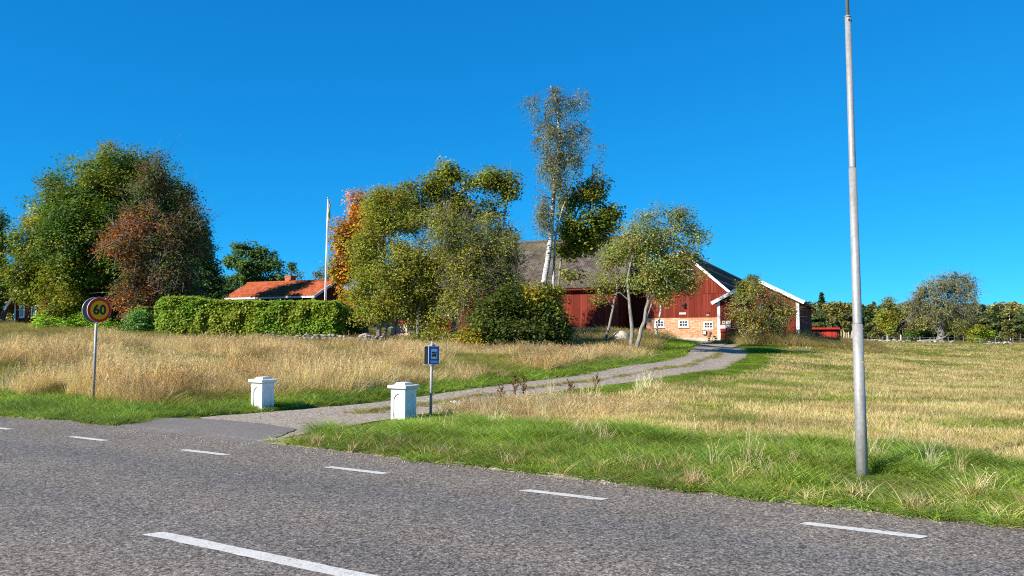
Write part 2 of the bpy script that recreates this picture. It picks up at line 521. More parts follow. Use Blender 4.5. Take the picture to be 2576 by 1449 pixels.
for k in range(-14, 5):
    dash('edge_marking', A0 + 3 * k - 0.5, A0 + 3 * k + 0.5, EOFF, 0.13)
pc = ground_px(385, 1354)
ac = along_of(pc); coff = pc[0] * NR[0] + pc[1] * NR[1]
for k in range(-2, 3):
    dash('centre_marking', ac + 12 * k, ac + 12 * k + 3.1, coff, 0.155)
for k in range(-2, 3):
    dash('edge_marking', A0 + 3 * k, A0 + 3 * k + 1, 0.85, 0.11)

# apron of newer asphalt at the driveway mouth
ap = [ground_px(*p)[:2] for p in [(225, 1060), (300, 1053), (400, 1053), (560, 1059), (660, 1069), (748, 1083), (708, 1098), (668, 1119), (600, 1113), (520, 1103), (420, 1088), (320, 1076)]]
bm = bmesh.new()
vs_ = [bm.verts.new((p[0], p[1], 0.0)) for p in ap]
fc = bm.faces.new(vs_)
bmesh.ops.triangulate(bm, faces=[fc])
for _ in range(3): bmesh.ops.subdivide_edges(bm, edges=bm.edges[:], cuts=1, use_grid_fill=True)
for v in bm.verts:
    off = v.co.x * NR[0] + v.co.y * NR[1]
    dq_ = float(qoff(v.co.x, v.co.y))
    base = (max(road_z(off), .004) + .003) if dq_ < .02 else h1(v.co.x, v.co.y) + .018 + .01 * min(1, dq_)
    v.co.z = base + (0 if v.is_boundary else 0.004)
    if v.is_boundary:
        v.co.x += (random.random() - .5) * .06; v.co.y += (random.random() - .5) * .06
ame = bpy.data.meshes.new('asphalt_apron'); bm.normal_update(); bm.to_mesh(ame); bm.free()
obj('asphalt_apron', ame, apron_asphalt, kind='structure')

# sandy shoulder between asphalt and grass
V = []; sa = np.arange(-40, 25, .35)
for a in sa:
    if -16.8 < a < -10.4: w_ = 0.0; V += [(*(NR * (float(edge_of(a)) - .3) + RD * a), -.02)] * 4; continue
    w_ = .05 + .2 * float(vnoise(a, 0, 23, 1.1)) + .55 * math.exp(-((a + 9.3) / .8) ** 2)
    e_ = float(edge_of(a))
    for t_ in (-.16, 0.02, .5, 1.0):
        o_ = e_ + (t_ if t_ < .1 else w_ * t_)
        p = NR * o_ + RD * a
        V.append((p[0], p[1], .0 if t_ < 0 else (.010 if t_ < .1 else h1(*p) + .028)))
ii = np.arange(len(sa) * 4).reshape(len(sa), 4)
quads = np.stack([ii[:-1, :-1].ravel(), ii[1:, :-1].ravel(), ii[1:, 1:].ravel(), ii[:-1, 1:].ravel()], 1)
shoulder_mesh = mesh_arrays('road_shoulder', V, quads, None, True, np.zeros((len(V), 3)))

# ------------------------------------------------------------------ driveway
NL = 15
V = []; UVl = []
for i in range(ND):
    for j in range(NL):
        t = j / (NL - 1)
        jitter = (random.random() - .5) * 0.16 if j in (0, NL - 1) else 0
        p = DLs[i] * (1 - t) + DRs[i] * t
        dirn = (DRs[i] - DLs[i]) / (2 * DW[i])
        p = p + dirn * jitter
        rut = -0.025 * (math.exp(-((t - .25) / .1) ** 2) + math.exp(-((t - .75) / .1) ** 2)) + 0.02 * math.exp(-((t - .5) / .09) ** 2)
        V.append((p[0], p[1], h1(p[0], p[1]) + 0.012 + rut * smooth(4, 12, i)))
        UVl.append((t, i / ND, 0))
ii = np.arange(ND * NL).reshape(ND, NL)
quads = np.stack([ii[:-1, :-1].ravel(), ii[:-1, 1:].ravel(), ii[1:, 1:].ravel(), ii[1:, :-1].ravel()], 1)
dme = mesh_arrays('driveway', V, quads, None, True, np.array(UVl))
m, nt, out = new_mat('gravel'); n = N(nt); pos = n.geo()
at = n.add('ShaderNodeAttribute', attribute_name='Col').outputs['Color']
sep = n.add('ShaderNodeSeparateColor'); n.link(at, sep.inputs[0])
vo = n.add('ShaderNodeTexVoronoi'); vo.inputs['Scale'].default_value = 26; n.link(pos, vo.inputs['Vector'])
sc_ = n.add('ShaderNodeSeparateColor'); n.link(vo.outputs['Color'], sc_.inputs[0])
f = n.math('ADD', n.math('MULTIPLY', sc_.outputs[0], .55), n.math('MULTIPLY', n.noise(6, 6, .75, pos), .6))
col = n.ramp(f, [(0.25, (.15, .117, .088)), (.5, (.285, .235, .185)), (.78, (.39, .33, .265)), (1.0, (.50, .44, .38))])
tw = n.math('ADD', sep.outputs[0], n.math('MULTIPLY', n.math('SUBTRACT', n.noise(1.3, 4, .6, pos), .5), .16))
mid = n.ramp(tw, [(0.40, (0, 0, 0)), (0.47, (1, 1, 1)), (0.54, (1, 1, 1)), (0.6, (0, 0, 0))])
far_in = n.maprange(sep.outputs[1], 0.05, 0.12, 0, 1)
far_in = n.math('MULTIPLY', far_in, n.maprange(sep.outputs[1], .68, .8, 1, 0))
mm = n.math('MULTIPLY', n.math('MULTIPLY', mid, far_in), n.ramp(n.noise(2.5, 5, .7, pos), [(.35, (0.1,) * 3), (.6, (1,) * 3)]))
soil = n.ramp(n.noise(9, 5, .7, pos), [(.3, (.10, .10, .045)), (.7, (.20, .17, .085))])
col = n.mix(mm, col, soil)
n.bsdf(out, col, .95, n.bump(f, .7, .03), spec=.1)
gravel = m
obj('driveway', dme, gravel, kind='structure')
obj('road_shoulder', shoulder_mesh, gravel, kind='structure')

# gravel yard in front of the brick gable
V = []; nt_, ns_ = 28, 26
for i in range(nt_):
    for j in range(ns_):
        t = -4 + 11.5 * i / (nt_ - 1); s = -14 + 14 * j / (ns_ - 1)
        if j == 0: s += 1.5 * math.sin(i * .9)
        p = BO + U * t + D * s
        V.append((p[0], p[1], h1(*p) + 0.03))
ii = np.arange(nt_ * ns_).reshape(nt_, ns_)
quads = np.stack([ii[:-1, :-1].ravel(), ii[1:, :-1].ravel(), ii[1:, 1:].ravel(), ii[:-1, 1:].ravel()], 1)
obj('farmyard', mesh_arrays('farmyard', V, quads, None, True, np.zeros((len(V), 3))), gravel, kind='structure')

# ------------------------------------------------------------------ common materials
RED = plank_mat('falun_red_boards', (0.19, 0.029, 0.017))
RED_D = plank_mat('falun_red_backing', (0.14, 0.024, 0.016))
WHITE = simple_mat('white_paint', (0.80, 0.79, 0.75), 0.55, 0.06, 6, bump=0.15)
GLASS, nt, out = new_mat('window_glass'); n = N(nt)
n.bsdf(out, (0.05, 0.06, 0.07), 0.06, None, 0.0, 0.9)
GALV = None
m, nt, out = new_mat('galvanised_steel'); n = N(nt); co = n.coords('Object')
mp = n.add('ShaderNodeMapping'); mp.inputs['Scale'].default_value = (9, 9, 1.2); n.link(co, mp.inputs[0])
f = n.noise(2.0, 6, .7, mp.outputs[0]); g = n.noise(26, 3, .6, co)
c = n.ramp(f, [(.3, (.24, .235, .225)), (.55, (.32, .315, .305)), (.8, (.40, .395, .38))])
c = n.mix(.5, c, n.ramp(g, [(.35, (.75,) * 3), (.65, (1.15,) * 3)]), 'MULTIPLY')
n.bsdf(out, c, .55, n.bump(g, .08, .003), .25, .4)
GALV = m
DARKM = simple_mat('dark_metal', (0.03, 0.032, 0.036), 0.5, 0.2)
CONC = simple_mat('concrete', (0.42, 0.37, 0.31), 0.9, 0.25, 2.5, bump=0.4)
m, nt, out = new_mat('fibre_cement_roof'); n = N(nt); pos = n.geo()
oi = n.add('ShaderNodeObjectInfo').outputs['Random']
f = n.noise(2.4, 7, .75, pos); g = n.noise(.5, 4, .6, pos)
c = n.ramp(f, [(.30, (.035, .028, .025)), (.5, (.10, .082, .070)), (.74, (.235, .198, .17))])
c = n.mix(n.maprange(g, .45, .7, 0, .7), c, (.11, .10, .05))
c = n.mix(1.0, c, n.ramp(oi, [(0, (.75, .75, .75)), (1, (1.2, 1.18, 1.15))]), 'MULTIPLY')
n.bsdf(out, c, .9, n.bump(f, .4, .02), spec=.1)
ROOF = m
m, nt, out = new_mat('clay_tile'); n = N(nt); pos = n.geo()
oi = n.add('ShaderNodeObjectInfo').outputs['Random']
f = n.noise(3.5, 5, .7, pos)
c = n.ramp(oi, [(0, (.27, .06, .025)), (.5, (.35, .085, .032)), (1, (.42, .12, .05))])
c = n.mix(1.0, c, n.ramp(f, [(.3, (.75, .72, .7)), (.7, (1.1, 1.1, 1.1))]), 'MULTIPLY')
n.bsdf(out, c, .8, spec=.15)
TILE = m
m, nt, out = new_mat('orange_brick'); n = N(nt); pos = n.geo()
oi = n.add('ShaderNodeObjectInfo').outputs['Random']
at = n.add('ShaderNodeAttribute', attribute_name='Col').outputs['Fac']
f = n.noise(1.2, 5, .7, pos); g = n.noise(14, 4, .7, pos)
c = n.ramp(n.math('FRACT', n.math('ADD', oi, at)), [(0, (.50, .235, .13)), (.35, (.62, .32, .18)), (.7, (.68, .38, .225)), (1, (.70, .45, .30))])
c = n.mix(1.0, c, n.ramp(g, [(.3, (.8,) * 3), (.7, (1.1,) * 3)]), 'MULTIPLY')
n.bsdf(out, c, .9, n.bump(g, .4, .01), spec=.1)
BRICK = m
MORTAR = simple_mat('lime_mortar', (0.46, 0.33, 0.24), 0.95, 0.15, 5, bump=0.3)
CHIM = simple_mat('chimney_brick', (0.42, 0.13, 0.06), 0.9, 0.25, 8, bump=0.4)

unit_box = None
def ubox():
    global unit_box
    if unit_box is None:
        b = MB(); b.box(0, 1, 0, 1, 0, 1); unit_box = b.mesh('board')
    return unit_box
_mesh_cache = {}
def shared_box(mat):
    if mat.name not in _mesh_cache:
        me = ubox().copy(); me.materials.append(mat); _mesh_cache[mat.name] = me
    return _mesh_cache[mat.name]

def planks(parent, x0, x1, y_face, zlo, zhi, mat=RED, wmin=.17, wmax=.25, name='board', holes=(), out=-1, axis_='x'):
    """vertical boards over a wall that faces -y (or along y when axis_ is 'y'); zhi is a function of x"""
    x = x0
    while x < x1 - 0.02:
        w = min(random.uniform(wmin, wmax), x1 - x)
        if x1 - x - w < 0.06: w = x1 - x
        segs = [(zlo if not callable(zlo) else max(zlo(x), zlo(x + w)), min(zhi(x), zhi(x + w)) if callable(zhi) else zhi)]
        for hx0, hx1, hz0, hz1 in holes:
            if x + w > hx0 + .02 and x < hx1 - .02:
                ns = []
                for a, b in segs:
                    if a < hz0: ns.append((a, min(b, hz0)))
                    if b > hz1: ns.append((max(a, hz1), b))
                segs = ns
        th = random.uniform(.018, .034)
        for a, b in segs:
            if b - a < 0.04: continue
            o = bpy.data.objects.new(name, shared_box(mat)); COL.objects.link(o); o.parent = parent
            if axis_ == 'x':
                o.location = (x + .004, y_face - th, a + random.uniform(-.01, .01)); o.scale = (w - .012, th + .02, b - a)
            else:
                o.location = (y_face - .02, x + .004, a); o.scale = (th + .02, w - .012, b - a)
        x += w

def window(parent, x0, x1, z0, z1, y, nx=3, nz=2, fr=.085, mat=WHITE):
    b = MB(); d0, d1 = y - .05, y + .05
    b.box(x0, x0 + fr, d0, d1, z0, z1); b.box(x1 - fr, x1, d0, d1, z0, z1)
    b.box(x0 + fr, x1 - fr, d0, d1, z0, z0 + fr); b.box(x0 + fr, x1 - fr, d0, d1, z1 - fr, z1)
    iw = (x1 - x0 - 2 * fr) / nx; ih = (z1 - z0 - 2 * fr) / nz
    for i in range(1, nx): b.box(x0 + fr + i * iw - .016, x0 + fr + i * iw + .016, d0 + .02, d1 - .01, z0 + fr, z1 - fr)
    for j in range(1, nz): b.box(x0 + fr, x1 - fr, d0 + .023, d1 - .013, z0 + fr + j * ih - .016, z0 + fr + j * ih + .016)
    w = b.build('window', mat, parent)
    for i in range(nx):
        for j in range(nz):
            p = MB(); p.box(x0 + fr + i * iw + .003, x0 + fr + (i + 1) * iw - .003, y, y + .008, z0 + fr + j * ih + .003, z0 + fr + (j + 1) * ih - .003)
            p.build('pane', GLASS, w)
    s = MB(); s.box(x0 - .03, x1 + .03, y - .085, y + .02, z0 - .05, z0 - .002); s.build('sill', mat, w)
    return w

def corrugated(w, l, waves, amp=.03):
    b = []; nw = waves * 4
    for i in range(nw + 1):
        x = w * i / nw; z = amp * math.sin(2 * math.pi * waves * i / nw)
        b += [(x, 0, z), (x, l, z)]
    q = [(2 * i, 2 * i + 2, 2 * i + 3, 2 * i + 1) for i in range(nw)]
    lip = len(b)
    for i in range(nw + 1):
        x = w * i / nw; z = amp * math.sin(2 * math.pi * waves * i / nw) - .02
        b.append((x, 0, z))
    q += [(2 * i, lip + i, lip + i + 1, 2 * (i + 1)) for i in range(nw)]
    return mesh_arrays('roof_sheet', b, q, None, True)

# ------------------------------------------------------------------ long barn (left), brick gable barn, annex : one frame each
def at_barn(name, label, cat):
    return thing(name, label, cat, (BO[0], BO[1], 0), AL)

def roof_sheets(parent, x_from, cols, w, y0, z0, y1, z1, rows, mat=ROOF, name='roof_sheet'):
    """sheets on a slope from eave (y0,z0) to ridge (y1,z1), running along x"""
    L = math.hypot(y1 - y0, z1 - z0); pitch = math.atan2(z1 - z0, y1 - y0); l = L / rows + .09
    me = corrugated(w + .03, l, 6); me.materials.append(mat)
    for r in range(rows):
        for c in range(cols):
            o = bpy.data.objects.new(name, me); COL.objects.link(o); o.parent = parent
            s = L / rows * r - .06
            off = .04 + .012 * (c % 2)
            o.location = (x_from + c * w, y0 + math.cos(pitch) * s - math.sin(pitch) * off, z0 + math.sin(pitch) * s + math.cos(pitch) * off)
            o.rotation_euler = (pitch - .012 + random.uniform(-.006, .006), random.uniform(-.004, .004), random.uniform(-.004, .004))

# long barn: front at y=0, x -24 .. -2.47
lb = at_barn('long_barn', 'long red boarded barn with grey corrugated roof behind the birch and maples', 'barn')
EZ, RZ = 6.25, 11.0
b = MB()
x0, x1 = -24.0, -2.47
b.hexa([(x0, 0.03, .9), (x1, .03, .9), (x1, 12, .9), (x0, 12, .9), (x0, .03, EZ), (x1, .03, EZ), (x1, 12, EZ), (x0, 12, EZ)])
b.v += []
b.build('wall', RED_D, lb)
for xg, nm in ((x1 - .1, 'gable'), (x0 + .1, 'gable')):
    g = MB(); g.quad([(xg, .03, EZ), (xg, 12, EZ), (xg, 6, RZ - .1)]); g.quad([(xg + .1, .03, EZ), (xg + .1, 6, RZ - .1), (xg + .1, 12, EZ)])
    g.build(nm, RED_D, lb)
planks(lb, x0, x1, 0.02, 1.15, EZ + .05, holes=[(-20.05, -18.95, 3.65, 4.6)])
window(lb, -20.0, -19.0, 3.7, 4.55, 0.0, 3, 2)
planks(lb, 0.1, 8.0, x1 + .002, 1.15, lambda y: EZ + min(y, 12 - y) * .79 - .1, axis_='y')
r = MB(); r.hexa([(x0 - .4, -.5, EZ - .35), (x1 + .4, -.5, EZ - .35), (x1 + .4, 6, RZ - .02), (x0 - .4, 6, RZ - .02),
                  (x0 - .4, -.5, EZ - .28), (x1 + .4, -.5, EZ - .28), (x1 + .4, 6, RZ + .02), (x0 - .4, 6, RZ + .02)])
r.hexa([(x0 - .4, 6.001, RZ - .02), (x1 + .4, 6.001, RZ - .02), (x1 + .4, 12.5, EZ - .35), (x0 - .4, 12.5, EZ - .35),
        (x0 - .4, 6.001, RZ + .02), (x1 + .4, 6.001, RZ + .02), (x1 + .4, 12.5, EZ - .28), (x0 - .4, 12.5, EZ - .28)])
r.build('roof', ROOF, lb)
roof_sheets(lb, x0 - .4, 20, (x1 - x0 + .8) / 20, -.5, EZ - .28, 6, RZ + .02, 5)
rd = MB(); rd.tube([(x0 - .4, 6, RZ + .06), (x1 + .4, 6, RZ + .06)], .13, 8); rd.build('ridge_cap', ROOF, lb, True)
fb = MB(); fb.box(x0 - .35, x1 + .35, -.47, -.44, EZ - .5, EZ - .33); fb.build('fascia', RED_D, lb)
# recessed link wall between the barns
lk = MB(); lk.box(-2.47, .1, 3.4, 3.6, 1.0, 7.2); lk.build('link_wall', RED_D, lb)
lkr = MB(); lkr.hexa([(-2.47, 2.6, 6.6), (.2, 2.6, 6.6), (.2, 8, 8.2), (-2.47, 8, 8.2), (-2.47, 2.6, 6.68), (.2, 2.6, 6.68), (.2, 8, 8.28), (-2.47, 8, 8.28)])
lkr.build('link_roof', ROOF, lb)

# brick gable barn
bb = at_barn('brick_barn', 'red boarded barn gable on an orange brick base with three white windows', 'barn')
AX, AZ = 3.1, 8.75
SL = (AZ - 5.4) / (6.84 - AX)
def gz(x): return AZ - SL * (x - AX) if x > AX else AZ - .86 * (AX - x)
BZ0, BZ1 = 1.62, 3.27
b = MB()
xr = 8.3
b.hexa([(0, .05, .9), (xr, .05, .9), (xr, 40, .9), (0, 40, .9), (0, .05, gz(xr)), (xr, .05, gz(xr)), (xr, 40, gz(xr)), (0, 40, gz(xr))])
b.build('wall', MORTAR, bb)
g = MB(); g.hexa([(0, .06, 3.2), (xr, .06, 3.2), (xr, .3, 3.2), (0, .3, 3.2), (0, .06, gz(0)), (xr, .06, gz(xr)), (xr, .3, gz(xr)), (0, .3, gz(0))])
g.quad([(0, .061, gz(0)), (xr, .061, gz(xr)), (AX, .061, AZ)])
g.build('gable', RED_D, bb)
wins = []
for (px0, px1, py0, py1) in ((1646.8, 1671.2, 805.5, 823.3), (1707, 1731.7, 805, 823.2), (1769, 1794, 809.2, 827.3)):
    def t_of(px):
        k = (px - 1288) / FPX
        return (k * BO[1] - BO[0]) / (U[0] - k * U[1])
    ta, tb = t_of(px0), t_of(px1)
    Yc = BO[1] + U[1] * (ta + tb) / 2
    wins.append((ta, tb, W((px0 + px1) / 2, py1, Yc)[2], W((px0 + px1) / 2, py0, Yc)[2]))
for w_ in wins: window(bb, w_[0], w_[1], w_[2], w_[3], -.005, 3, 2, .10)
f_ = MB(); f_.box(-.02, xr, -.05, .06, .8, BZ0); f_.build('foundation', CONC, bb)
# bricks
bl, bh, jt = .245, .072, .014
bx = MB(); bx.box(0, bl, 0, .06, 0, bh)
bricks = []
row = 0; z = BZ0 + .01
while z + bh < BZ1:
    x = -(row % 2) * (bl + jt) / 2
    while x < 7.0:
        a, c = max(x, 0.0), min(x + bl, 7.0)
        ok = c - a > .05
        for w_ in wins:
            if c > w_[0] - .01 and a < w_[1] + .01 and z + bh > w_[2] - .055 and z < w_[3] + .005:
                # trim to the window edge
                if a < w_[0] - .05: c = min(c, w_[0] - .012)
                elif c > w_[1] + .05: a = max(a, w_[1] + .012)
                else: ok = False
        if ok and c - a > .04: bricks.append((a, c, z))
        x += bl + jt
    z += bh + jt; row += 1
bme = MB(); bme.box(0, 1, 0, 1, 0, 1); bme = bme.mesh('brick'); bme.materials.append(BRICK)
order = sorted(bricks, key=lambda t: -t[1])
vis = [t for t in order if t[1] < 5.9]
single = set(vis[:300])
rest = MB(); rc = []
for t in bricks:
    pr = random.uniform(0, .012)
    if t in single:
        o = bpy.data.objects.new('brick', bme); COL.objects.link(o); o.parent = bb
        o.location = (t[0], .012 - pr, t[2]); o.scale = (t[1] - t[0], .05, bh)
    else:
        rest.box(t[0], t[1], .012 - pr, .06, t[2], t[2] + bh); rc += [random.random()] * 8
me = rest.mesh('brickwork')
ca = me.color_attributes.new('Col', 'FLOAT_COLOR', 'POINT')
for i, c in enumerate(rc): ca.data[i].color = (c, c, c, 1)
obj('brickwork', me, BRICK, bb, kind='stuff')
# boards in two tiers, loft window
TIER = 5.28
lw = (2.35, 4.05, 6.62, 7.3)
planks(bb, 0.0, xr, .045, BZ1 - .02, lambda x: min(TIER, gz(x)))
planks(bb, 0.0, xr, .02, TIER - .05, lambda x: gz(x) + .02, holes=[lw])
window(bb, *lw, .0, 3, 1)
rf = MB()
e = gz(xr + .45)
rf.hexa([(AX, -.45, AZ + .04), (xr + .45, -.45, e + .04), (xr + .45, 40.3, e + .04), (AX, 40.3, AZ + .04),
         (AX, -.45, AZ + .11), (xr + .45, -.45, e + .11), (xr + .45, 40.3, e + .11), (AX, 40.3, AZ + .11)])
rf.hexa([(-.1, -.45, gz(-.1) + .04), (AX - .001, -.45, AZ + .04), (AX - .001, 40.3, AZ + .04), (-.1, 40.3, gz(-.1) + .04),
         (-.1, -.45, gz(-.1) + .11), (AX - .001, -.45, AZ + .11), (AX - .001, 40.3, AZ + .11), (-.1, 40.3, gz(-.1) + .11)])
rf.build('roof', ROOF, bb)
# sheets on the right slope (run along y, so turn the sheet frame by 90 degrees)
Lr = math.hypot(xr + .45 - AX, AZ - e); pr_ = math.atan2(AZ - e, xr + .45 - AX); rows = 4
sme = corrugated(1.16, Lr / rows + .09, 6); sme.materials.append(ROOF)
for r_ in range(rows):
    for c in range(36):
        o = bpy.data.objects.new('roof_sheet', sme); COL.objects.link(o); o.parent = bb
        s = Lr / rows * r_ - .05
        x_ = xr + .45 - math.cos(pr_) * s; z_ = e + .12 + math.sin(pr_) * s + .05
        o.location = (x_, -.48 + c * 1.13, z_)
        o.rotation_euler = Matrix(((0, -math.cos(pr_), math.sin(pr_)), (1, 0, 0), (0, math.sin(pr_), math.cos(pr_)))).to_euler()
bg_ = MB(); bg_.beam((AX, -.47, AZ + .0), (xr + .5, -.47, gz(xr + .5) + .0), .05, .2, up=(0, 0, 1)); bg_.build('bargeboard', WHITE, bb)
bg_ = MB(); bg_.beam((AX - .02, -.475, AZ), (-.1, -.475, gz(-.1)), .05, .2); bg_.build('bargeboard', WHITE, bb)
# small fittings on the brick gable
def onwall(px, py, plane_y=0.0):
    o_ = BO + D * plane_y
    k = (px - 1288) / FPX
    t = (k * o_[1] - o_[0]) / (U[0] - k * U[1])
    return t, W(px, py, o_[1] + U[1] * t)[2]
t, z = onwall(1717.5, 788.7)
s = MB(); s.box(t - .29, t + .29, -.05, -.022, z - .08, z + .08)
sg = s.build('wall_sign', simple_mat('pale_sign', (.66, .6, .5), .7, .12, 12), bb, bevel=.006)
s = MB()
for i in range(6): 
    xx = t - .2 + i * .075
    s.tube([(xx, -.055, z - .03), (xx + .03, -.055, z + .025), (xx + .05, -.055, z - .02)], .008, 5)
s.build('lettering', simple_mat('sign_lettering', (.25, .2, .16), .7), sg)
t, z = onwall(1720, 764)
s = MB(); s.box(t - .14, t + .14, -.2, -.0, z - .08, z + .1); s.tube([(t, -.1, z - .08), (t, -.28, z - .2)], [.05, .12], 10)
s.build('wall_lamp', DARKM, bb)
t, z = onwall(1781, 788)
s = MB(); s.box(t - .13, t + .13, -.04, -.01, z - .12, z + .12); s.build('hatch', RED_D, bb)
s = MB(); s.box(t - .12, t + .12, -.08, -.01, z - .17, z - .125); s.build('hatch_sill', WHITE, bb)
t, z = onwall(1772, 837)
mb = tag(None or thing('meter_box', 'small white box with dark frame on the brick wall below the third window', 'box'), 'small white box with dark frame on the brick wall below the third window', 'box')
mb.location = (*(BO + U * t + D * -.02), z - .16); mb.rotation_euler = (0, 0, AL)
s = MB(); s.box(-.15, .15, -.12, 0, 0, .32); s.build('case', DARKM, mb, bevel=.01)
s = MB(); s.box(-.11, .11, -.135, -.121, .035, .285); s.build('door', WHITE, mb, bevel=.005)

# annex in front to the right
ax_ = thing('barn_annex', 'low red barn annex with white bargeboards and white corner boards', 'barn', (*(BO - 2.0 * D), 0), AL)
t0, _ = onwall(1806, 800, -2.0); t1, _ = onwall(2009, 800, -2.0)
tm = (t0 + t1) / 2 - .05
_, zap = onwall(1900, 703, -2.0)
_, zl = onwall(1792, 762, -2.0)
te = t0 - .42
sl = (zap - zl) / (tm - te)
def az(x): return zap - sl * abs(x - tm)
LA = 18.0
b = MB(); b.hexa([(t0, .03, .9), (t1, .03, .9), (t1, LA, .9), (t0, LA, .9), (t0, .03, az(t0) - .1), (t1, .03, az(t1) - .1), (t1, LA, az(t1) - .1), (t0, LA, az(t0) - .1)])
b.quad([(t0, .03, az(t0) - .1), (t1, .03, az(t1) - .1), (tm, .03, zap - .1)])
b.quad([(t0, LA, az(t0) - .1), (tm, LA, zap - .1), (t1, LA, az(t1) - .1)])
b.build('wall', RED_D, ax_)
planks(ax_, t0, t1, .02, 1.2, lambda x: az(x) - .12)
planks(ax_, 0.1, LA, t1 + .002, 1.2, az(t1) - .15, axis_='y', wmin=.3, wmax=.5)
oh = .42; fo = .35
r = MB()
for sgn in (-1, 1):
    xe = t0 - oh if sgn < 0 else t1 + oh
    a0, a1 = (tm, az(tm)), (xe, az(xe))
    r.hexa([(a0[0], -fo, a0[1] - .04), (a1[0], -fo, a1[1] - .04), (a1[0], LA + .3, a1[1] - .04), (a0[0], LA + .3, a0[1] - .04),
            (a0[0], -fo, a0[1] + .05), (a1[0], -fo, a1[1] + .05), (a1[0], LA + .3, a1[1] + .05), (a0[0], LA + .3, a0[1] + .05)])
r.build('roof', simple_mat('dark_roof', (.06, .055, .055), .7, .3, 2), ax_)
for xe in (t0 - oh - .02, t1 + oh + .02):
    s = MB(); s.beam((tm + (.001 if xe > tm else -.001), -fo - .03, zap - .04), (xe, -fo - .03, az(xe) - .04), .045, .26); s.build('bargeboard', WHITE, ax_)
for xc in (t0 + .07, t1 - .07):
    s = MB(); s.box(xc - .11, xc + .11, -.06, -.03, 1.25, az(xc) - .15); s.build('corner_board', WHITE, ax_)
s = MB(); s.box(t1 + .028, t1 + .055, -.03, .18, 1.25, az(t1) - .25); s.build('corner_board', WHITE, ax_)
s = MB(); s.box(t1 + oh - .02, t1 + oh + .02, -fo, LA + .3, az(t1 + oh) - .16, az(t1 + oh) - .045); s.build('fascia', RED_D, ax_)

def annex_panel(name, label, cat, px0, px1, py0, py1, mat, depth=.04):
    ta, za = onwall(px0, py1, -2.0); tb, zb = onwall(px1, py0, -2.0)
    p = BO - 2.0 * D + U * (ta + tb) / 2 - D * .05
    o = thing(name, label, cat, (p[0], p[1], za), AL)
    w = tb - ta; h = zb - za
    s = MB(); s.box(-w / 2, w / 2, -depth, 0, 0, h); s.build('backboard', mat, o, bevel=.006)
    return o, w, h, depth
REDP = simple_mat('red_board', (.33, .03, .025), .6, .1)
PAPER = simple_mat('paper_white', (.8, .8, .78), .7, .04)
o, w, h, dp = annex_panel('notice_board', 'red notice board with two white papers beside the annex corner', 'notice board', 1811.5, 1826, 816.8, 834.6, REDP, .06)
for k in (-1, 1):
    s = MB(); s.box(k * w * .24 - w * .2, k * w * .24 + w * .2, -.072, -.061, h * .46, h * .93); s.build('paper', PAPER, o)
o, w, h, dp = annex_panel('information_sign', 'white information sign with a red band on the annex wall', 'sign', 1825.6, 1838, 807.2, 825, PAPER, .03)
s = MB(); s.box(-w * .46, w * .46, -.036, -.031, h * .48, h * .62); s.build('red_band', REDP, o)
s = MB()
for zz in (.2, .28, .4, .44): s.box(-w * .4, w * .4, -.036, -.031, h * zz, h * (zz + .025))
s.box(-w * .45, w * .45, -.0355, -.031, h * .08, h * .13); s.build('lettering', simple_mat('sign_red_text', (.5, .12, .1), .6), o)
s = MB(); s.box(-w * .14, w * .14, -.036, -.031, h * .8, h * .84); s.box(-w * .08, w * .1, -.036, -.031, h * .72, h * .79); s.box(-w * .14, -w * .04, -.036, -.0311, h * .845, h * .9); s.build('emblem', DARKM, o)
o, w, h, dp = annex_panel('warning_sign', 'small pale yellow sign above the red notice board', 'sign', 1816.5, 1823.2, 807, 816, simple_mat('pale_yellow', (.75, .68, .35), .6, .06), .025)
s = MB(); s.box(-w * .3, w * .3, -.031, -.026, h * .4, h * .5); s.box(-w * .1, w * .25, -.031, -.026, h * .52, h * .72); s.build('pictogram', DARKM, o)

# pallet and log by the wall
t, z = onwall(1796, 856, -.9)
p = BO + U * t - D * .9
WOODP = simple_mat('pallet_wood', (.52, .42, .28), .85, .2, 6, bump=.3)
pz = h1(*p) + .03
pal = thing('pallet', 'pale wooden pallet stack lying by the brick wall at the annex corner', 'pallet', (p[0], p[1], pz), AL)
for lvl in range(2):
    zb_ = lvl * .15
    for yy in (-.36, 0, .36):
        s = MB(); s.box(-.6, .6, yy - .05, yy + .05, zb_, zb_ + .022); s.build('slat', WOODP, pal)
        for xx in (-.53, 0, .53):
            s = MB(); s.box(xx - .07, xx + .07, yy - .05, yy + .05, zb_ + .0225, zb_ + .1); s.build('block', WOODP, pal)
    for yy in (-.36, -.18, 0, .18, .36):
        s = MB(); s.box(-.6, .6, yy - .06, yy + .06, zb_ + .1225, zb_ + .144); s.build('slat', WOODP, pal)
    for xx in (-.53, 0, .53):
        s = MB(); s.box(xx - .07, xx + .07, -.4, .4, zb_ + .1005, zb_ + .122); s.build('stringer', WOODP, pal)
t, z = onwall(1783, 850, -.6)
p = BO + U * t - D * .6
WOODB = simple_mat('old_wood', (.22, .12, .07), .9, .3, 8, bump=.5)
s = MB(); pts = [(-.12, 0, 0), (-.05, 0, .35), (.02, .02, .6), (.1, .03, .78)]
s.tube(pts, [.17, .16, .15, .13], 10)
s.tube([(.0, 0, .5), (.22, -.02, .66)], [.1, .07], 8)
tag(s.build('tree_stump', WOODB, None, True, loc=(p[0], p[1], h1(*p) + .02)), 'upright brown log leaning on the brick wall next to the pallet', 'log')
